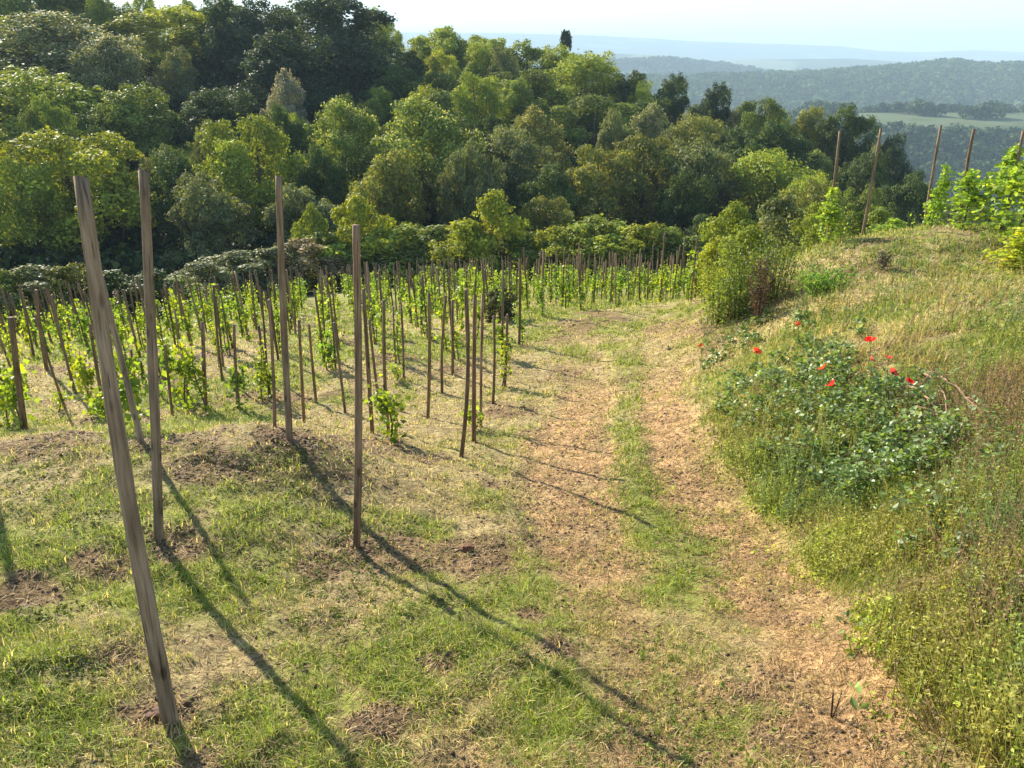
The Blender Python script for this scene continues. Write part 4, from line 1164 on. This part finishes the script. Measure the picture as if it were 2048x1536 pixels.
poppy(1742, 716, 'pale faded poppy under the brightest red one', .9, (.7, .22, .12))
poppy(1776, 712, 'pink orange poppy right of the brightest red one', 1.0, (.75, .2, .13))
poppy(1784, 742, 'rose red poppy below the pink orange one', 1.2, (.75, .12, .08))
poppy(1817, 760, 'small red poppy at the right end of the poppies', 1.0, (.8, .03, .03))
poppy(1596, 646, 'small far orange poppy near the withered plant', .8, (.7, .15, .05))
poppy(1402, 690, 'tiny orange poppy at the track edge', .8, (.7, .15, .05))

# ------------------------------------------------------------------ withered plant, dead branch, clods
def twiggy(name, px, py, h, n, label, tone, cat, spread=.6, dens=40, lean=0.0):
    x, y = at_px(px, py); rg = np.random.default_rng(px); e = bpy.data.objects.new(name, None); C.objects.link(e); e.location = (x, y, float(hz(x, y)))
    A = Acc(); B = Acc()
    for q in range(n):
        a = rg.random() * 6.28; L = h * rg.uniform(.6, 1.1); s = np.linspace(0, 1, 6); sp = spread * rg.random()
        P = np.stack([np.cos(a) * sp * h * s + lean * s * h + .02 * rg.normal(size=6) * s, np.sin(a) * sp * h * s + .02 * rg.normal(size=6) * s, L * s - .02 * (s == 0)], 1)
        A.add(*tube(P, np.linspace(.009, .003, 6), 4))
        m_ = dens; f = .25 + .75 * rg.random(m_); Cc = np.stack([np.interp(f, s, P[:, k2]) for k2 in range(3)], 1) + rg.normal(0, .04, (m_, 3))
        B.add(*leaves(Cc, rg.normal(size=(m_, 3)), .05, rg, .5, .4), t=leaf_tint(m_, rg, 4, .4))
    link('stem', A.mesh('stem', M_dry), e, color=(.8, .7, .6)); link('withered_leaves', B.mesh('withered_leaves', M_grass), e, color=tone)
    tag(e, label, cat)
twiggy('withered_plant', 1515, 650, 1.0, 14, 'withered dark brown plant standing on the bank above the track', (.09, .055, .04), 'dead plant', .3)
twiggy('withered_plant', 1760, 540, .35, 7, 'small grey dead tuft near the top of the bank', (.22, .2, .15), 'dead plant', .5)
def feathery(px, py, h, label, tone, n=46, spread=.22, dens=60):
    x, y = at_px(px, py); rg = np.random.default_rng(px + 9); e = bpy.data.objects.new('tall_weed', None); C.objects.link(e); e.location = (x, y, float(hz(x, y)))
    A = Acc(); B = Acc()
    for q in range(n):
        a = rg.random() * 6.28; L = h * rg.uniform(.45, 1.1); s = np.linspace(0, 1, 6); sp = spread * rg.random() ** .6; r0 = .22 * rg.random()
        P = np.stack([np.cos(a) * (r0 + sp * h * s ** 1.4), np.sin(a) * (r0 + sp * h * s ** 1.4), L * s - .03], 1)
        A.add(*tube(P, np.linspace(.008, .003, 6), 3))
        f = .08 + .92 * rg.random(dens); Cc = np.stack([np.interp(f, s, P[:, k2]) for k2 in range(3)], 1) + rg.normal(0, .13, (dens, 3)) * (1.25 - f)[:, None]
        B.add(*leaves(Cc, rg.normal(size=(dens, 3)) * .8 + c3((0, 0, .5)), .05 * (.6 + .7 * rg.random(dens)), rg, .45, .2), t=leaf_tint(dens, rg, 4, .35) * rg.uniform(.75, 1.2))
    link('stem', A.mesh('stem', M_grass), e, color=(.2, .22, .08)); link('foliage', B.mesh('foliage', M_vine), e, color=tone)
    tag(e, label, 'weed', 'tall feathery weeds at the end of the bank')
feathery(1480, 635, 1.2, 'tallest feathery light green weed left of the withered plant', (.17, .235, .06), 38, .24, 80)
feathery(1440, 645, .85, 'yellow green feathery weed nearest the track head', (.22, .29, .055), 28, .22, 70)
feathery(1545, 600, 1.25, 'grey green feathery weed behind the withered plant', (.17, .21, .08), 28, .22, 70)
feathery(1500, 560, 1.2, 'feathery weed on the crest behind the tallest one', (.24, .30, .07))
feathery(1425, 600, .9, 'small bright feathery weed where the far stakes end', (.33, .38, .06), 30)
feathery(1650, 585, .35, 'low fresh green clump on the bank face', (.16, .30, .06), 40, .8, 40)
def branch(p0, p1, label, r=.012):
    x0, y0 = at_px(*p0); x1, y1 = at_px(*p1); s = np.linspace(0, 1, 9)
    P = np.stack([x0 + (x1 - x0) * s, y0 + (y1 - y0) * s, 0 * s], 1); P[:, 2] = hz(P[:, 0], P[:, 1]) + .10 + .10 * np.sin(s * pi)
    A = Acc(); A.add(*tube(P, np.linspace(r, r * .4, 9), 6)); rg = np.random.default_rng(p0[0])
    for q in range(9):
        i_ = rg.integers(1, 8); d = unit(rg.normal(size=3) * c3((1, 1, .5))) * rg.uniform(.1, .28)
        A.add(*tube([P[i_], P[i_] + d * .5 + c3((0, 0, .02)), P[i_] + d], [r * .45, r * .3, r * .15], 4))
    o = link('dead_branch', A.mesh('dead_branch', M_dry), color=(1.1, 1.05, 1.0)); tag(o, label, 'branch', 'dead branches on the bank')
branch((1830, 768), (1960, 860), 'pale dead branch lying down the bank right of the red poppies')
branch((1800, 800), (1880, 880), 'shorter grey dead branch below the pale one')
branch((1870, 800), (1890, 910), 'forked dead twig hanging under the pale branch', .008)
def clod(px, py, s, label, tone, nm='earth_clod'):
    x, y = at_px(px, py); rg = np.random.default_rng(px)
    import bmesh
    bm = bmesh.new(); bmesh.ops.create_icosphere(bm, subdivisions=3, radius=1)
    for v in bm.verts:
        c_ = v.co; k_ = 1 + .3 * (float(vnoise(np.array(c_.x * 1.7 + px), np.array(c_.y * 1.7 + c_.z * 2))) - .5) * 2 + .15 * (float(vnoise(np.array(c_.x * 5 + px), np.array(c_.y * 5 + c_.z * 6))) - .5)
        v.co = (c_.x * k_ * s, c_.y * k_ * s * .7, c_.z * k_ * s * .45)
    me = bpy.data.meshes.new(nm); bm.to_mesh(me); bm.free(); me.materials.append(M_stone)
    o = link(nm, me, loc=(x, y, float(hz(x, y)) + s * .15), color=tone); tag(o, label, 'clod' if 'clod' in nm else 'stone')
clod(930, 1106, .055, 'reddish brown clod of earth in the grass left of the track', (1.1, .6, .35))
clod(1410, 1076, .022, 'small dark stone on the right rut of the track', (.35, .3, .3), 'stone')
clod(1340, 695, .05, 'grey stone at the far end of the track', (.9, .85, .8), 'stone')
clod(320, 1430, .05, 'brown clod against the foot of the thickest post', (.8, .5, .35))
x, y = at_px(1668, 1415)
A = Acc()
for q in range(4):
    a = q * 1.7; A.add(*tube([(0, 0, -.02), (.01 * cos(a), .01 * sin(a), .05), (.02 * cos(a), .02 * sin(a), .09 + .02 * q)], [.003, .0025, .0015], 4))
tag(link('dead_stalk', A.mesh('dead_stalk', M_dry), loc=(x, y, float(hz(x, y))), color=(.3, .25, .2)), 'dark broken stalk sticking up from the near right rut', 'stalk')

# ------------------------------------------------------------------ haze
def haze(x0, x1, y0, y1, z0, z1, dens):
    V = np.array([(x, y, z) for z in (z0, z1) for y in (y0, y1) for x in (x0, x1)], float)
    Fq = np.array([(0, 2, 3, 1), (4, 5, 7, 6), (0, 1, 5, 4), (2, 6, 7, 3), (0, 4, 6, 2), (1, 3, 7, 5)])
    m, n, out = new_mat('haze_air')
    pv = N(n, 'ShaderNodeVolumePrincipled'); pv.inputs['Density'].default_value = dens; pv.inputs['Color'].default_value = (.62, .84, 1.0, 1)
    pv.inputs['Anisotropy'].default_value = 0.0
    n.links.new(pv.outputs[0], out.inputs['Volume'])
    me = np_mesh('haze', V, [Fq], m); o = link('haze', me)
    tag(o, 'pale blue haze of the far valley', 'haze', kind='stuff')
haze(-13500, 13500, -40, 9700, float(fz.min()) - 1, float(fz.max()) + 30, 0.0003)
print('verts', sum(len(o.data.vertices) for o in bpy.data.objects if o.type == 'MESH'), 'objects', len(bpy.data.objects))
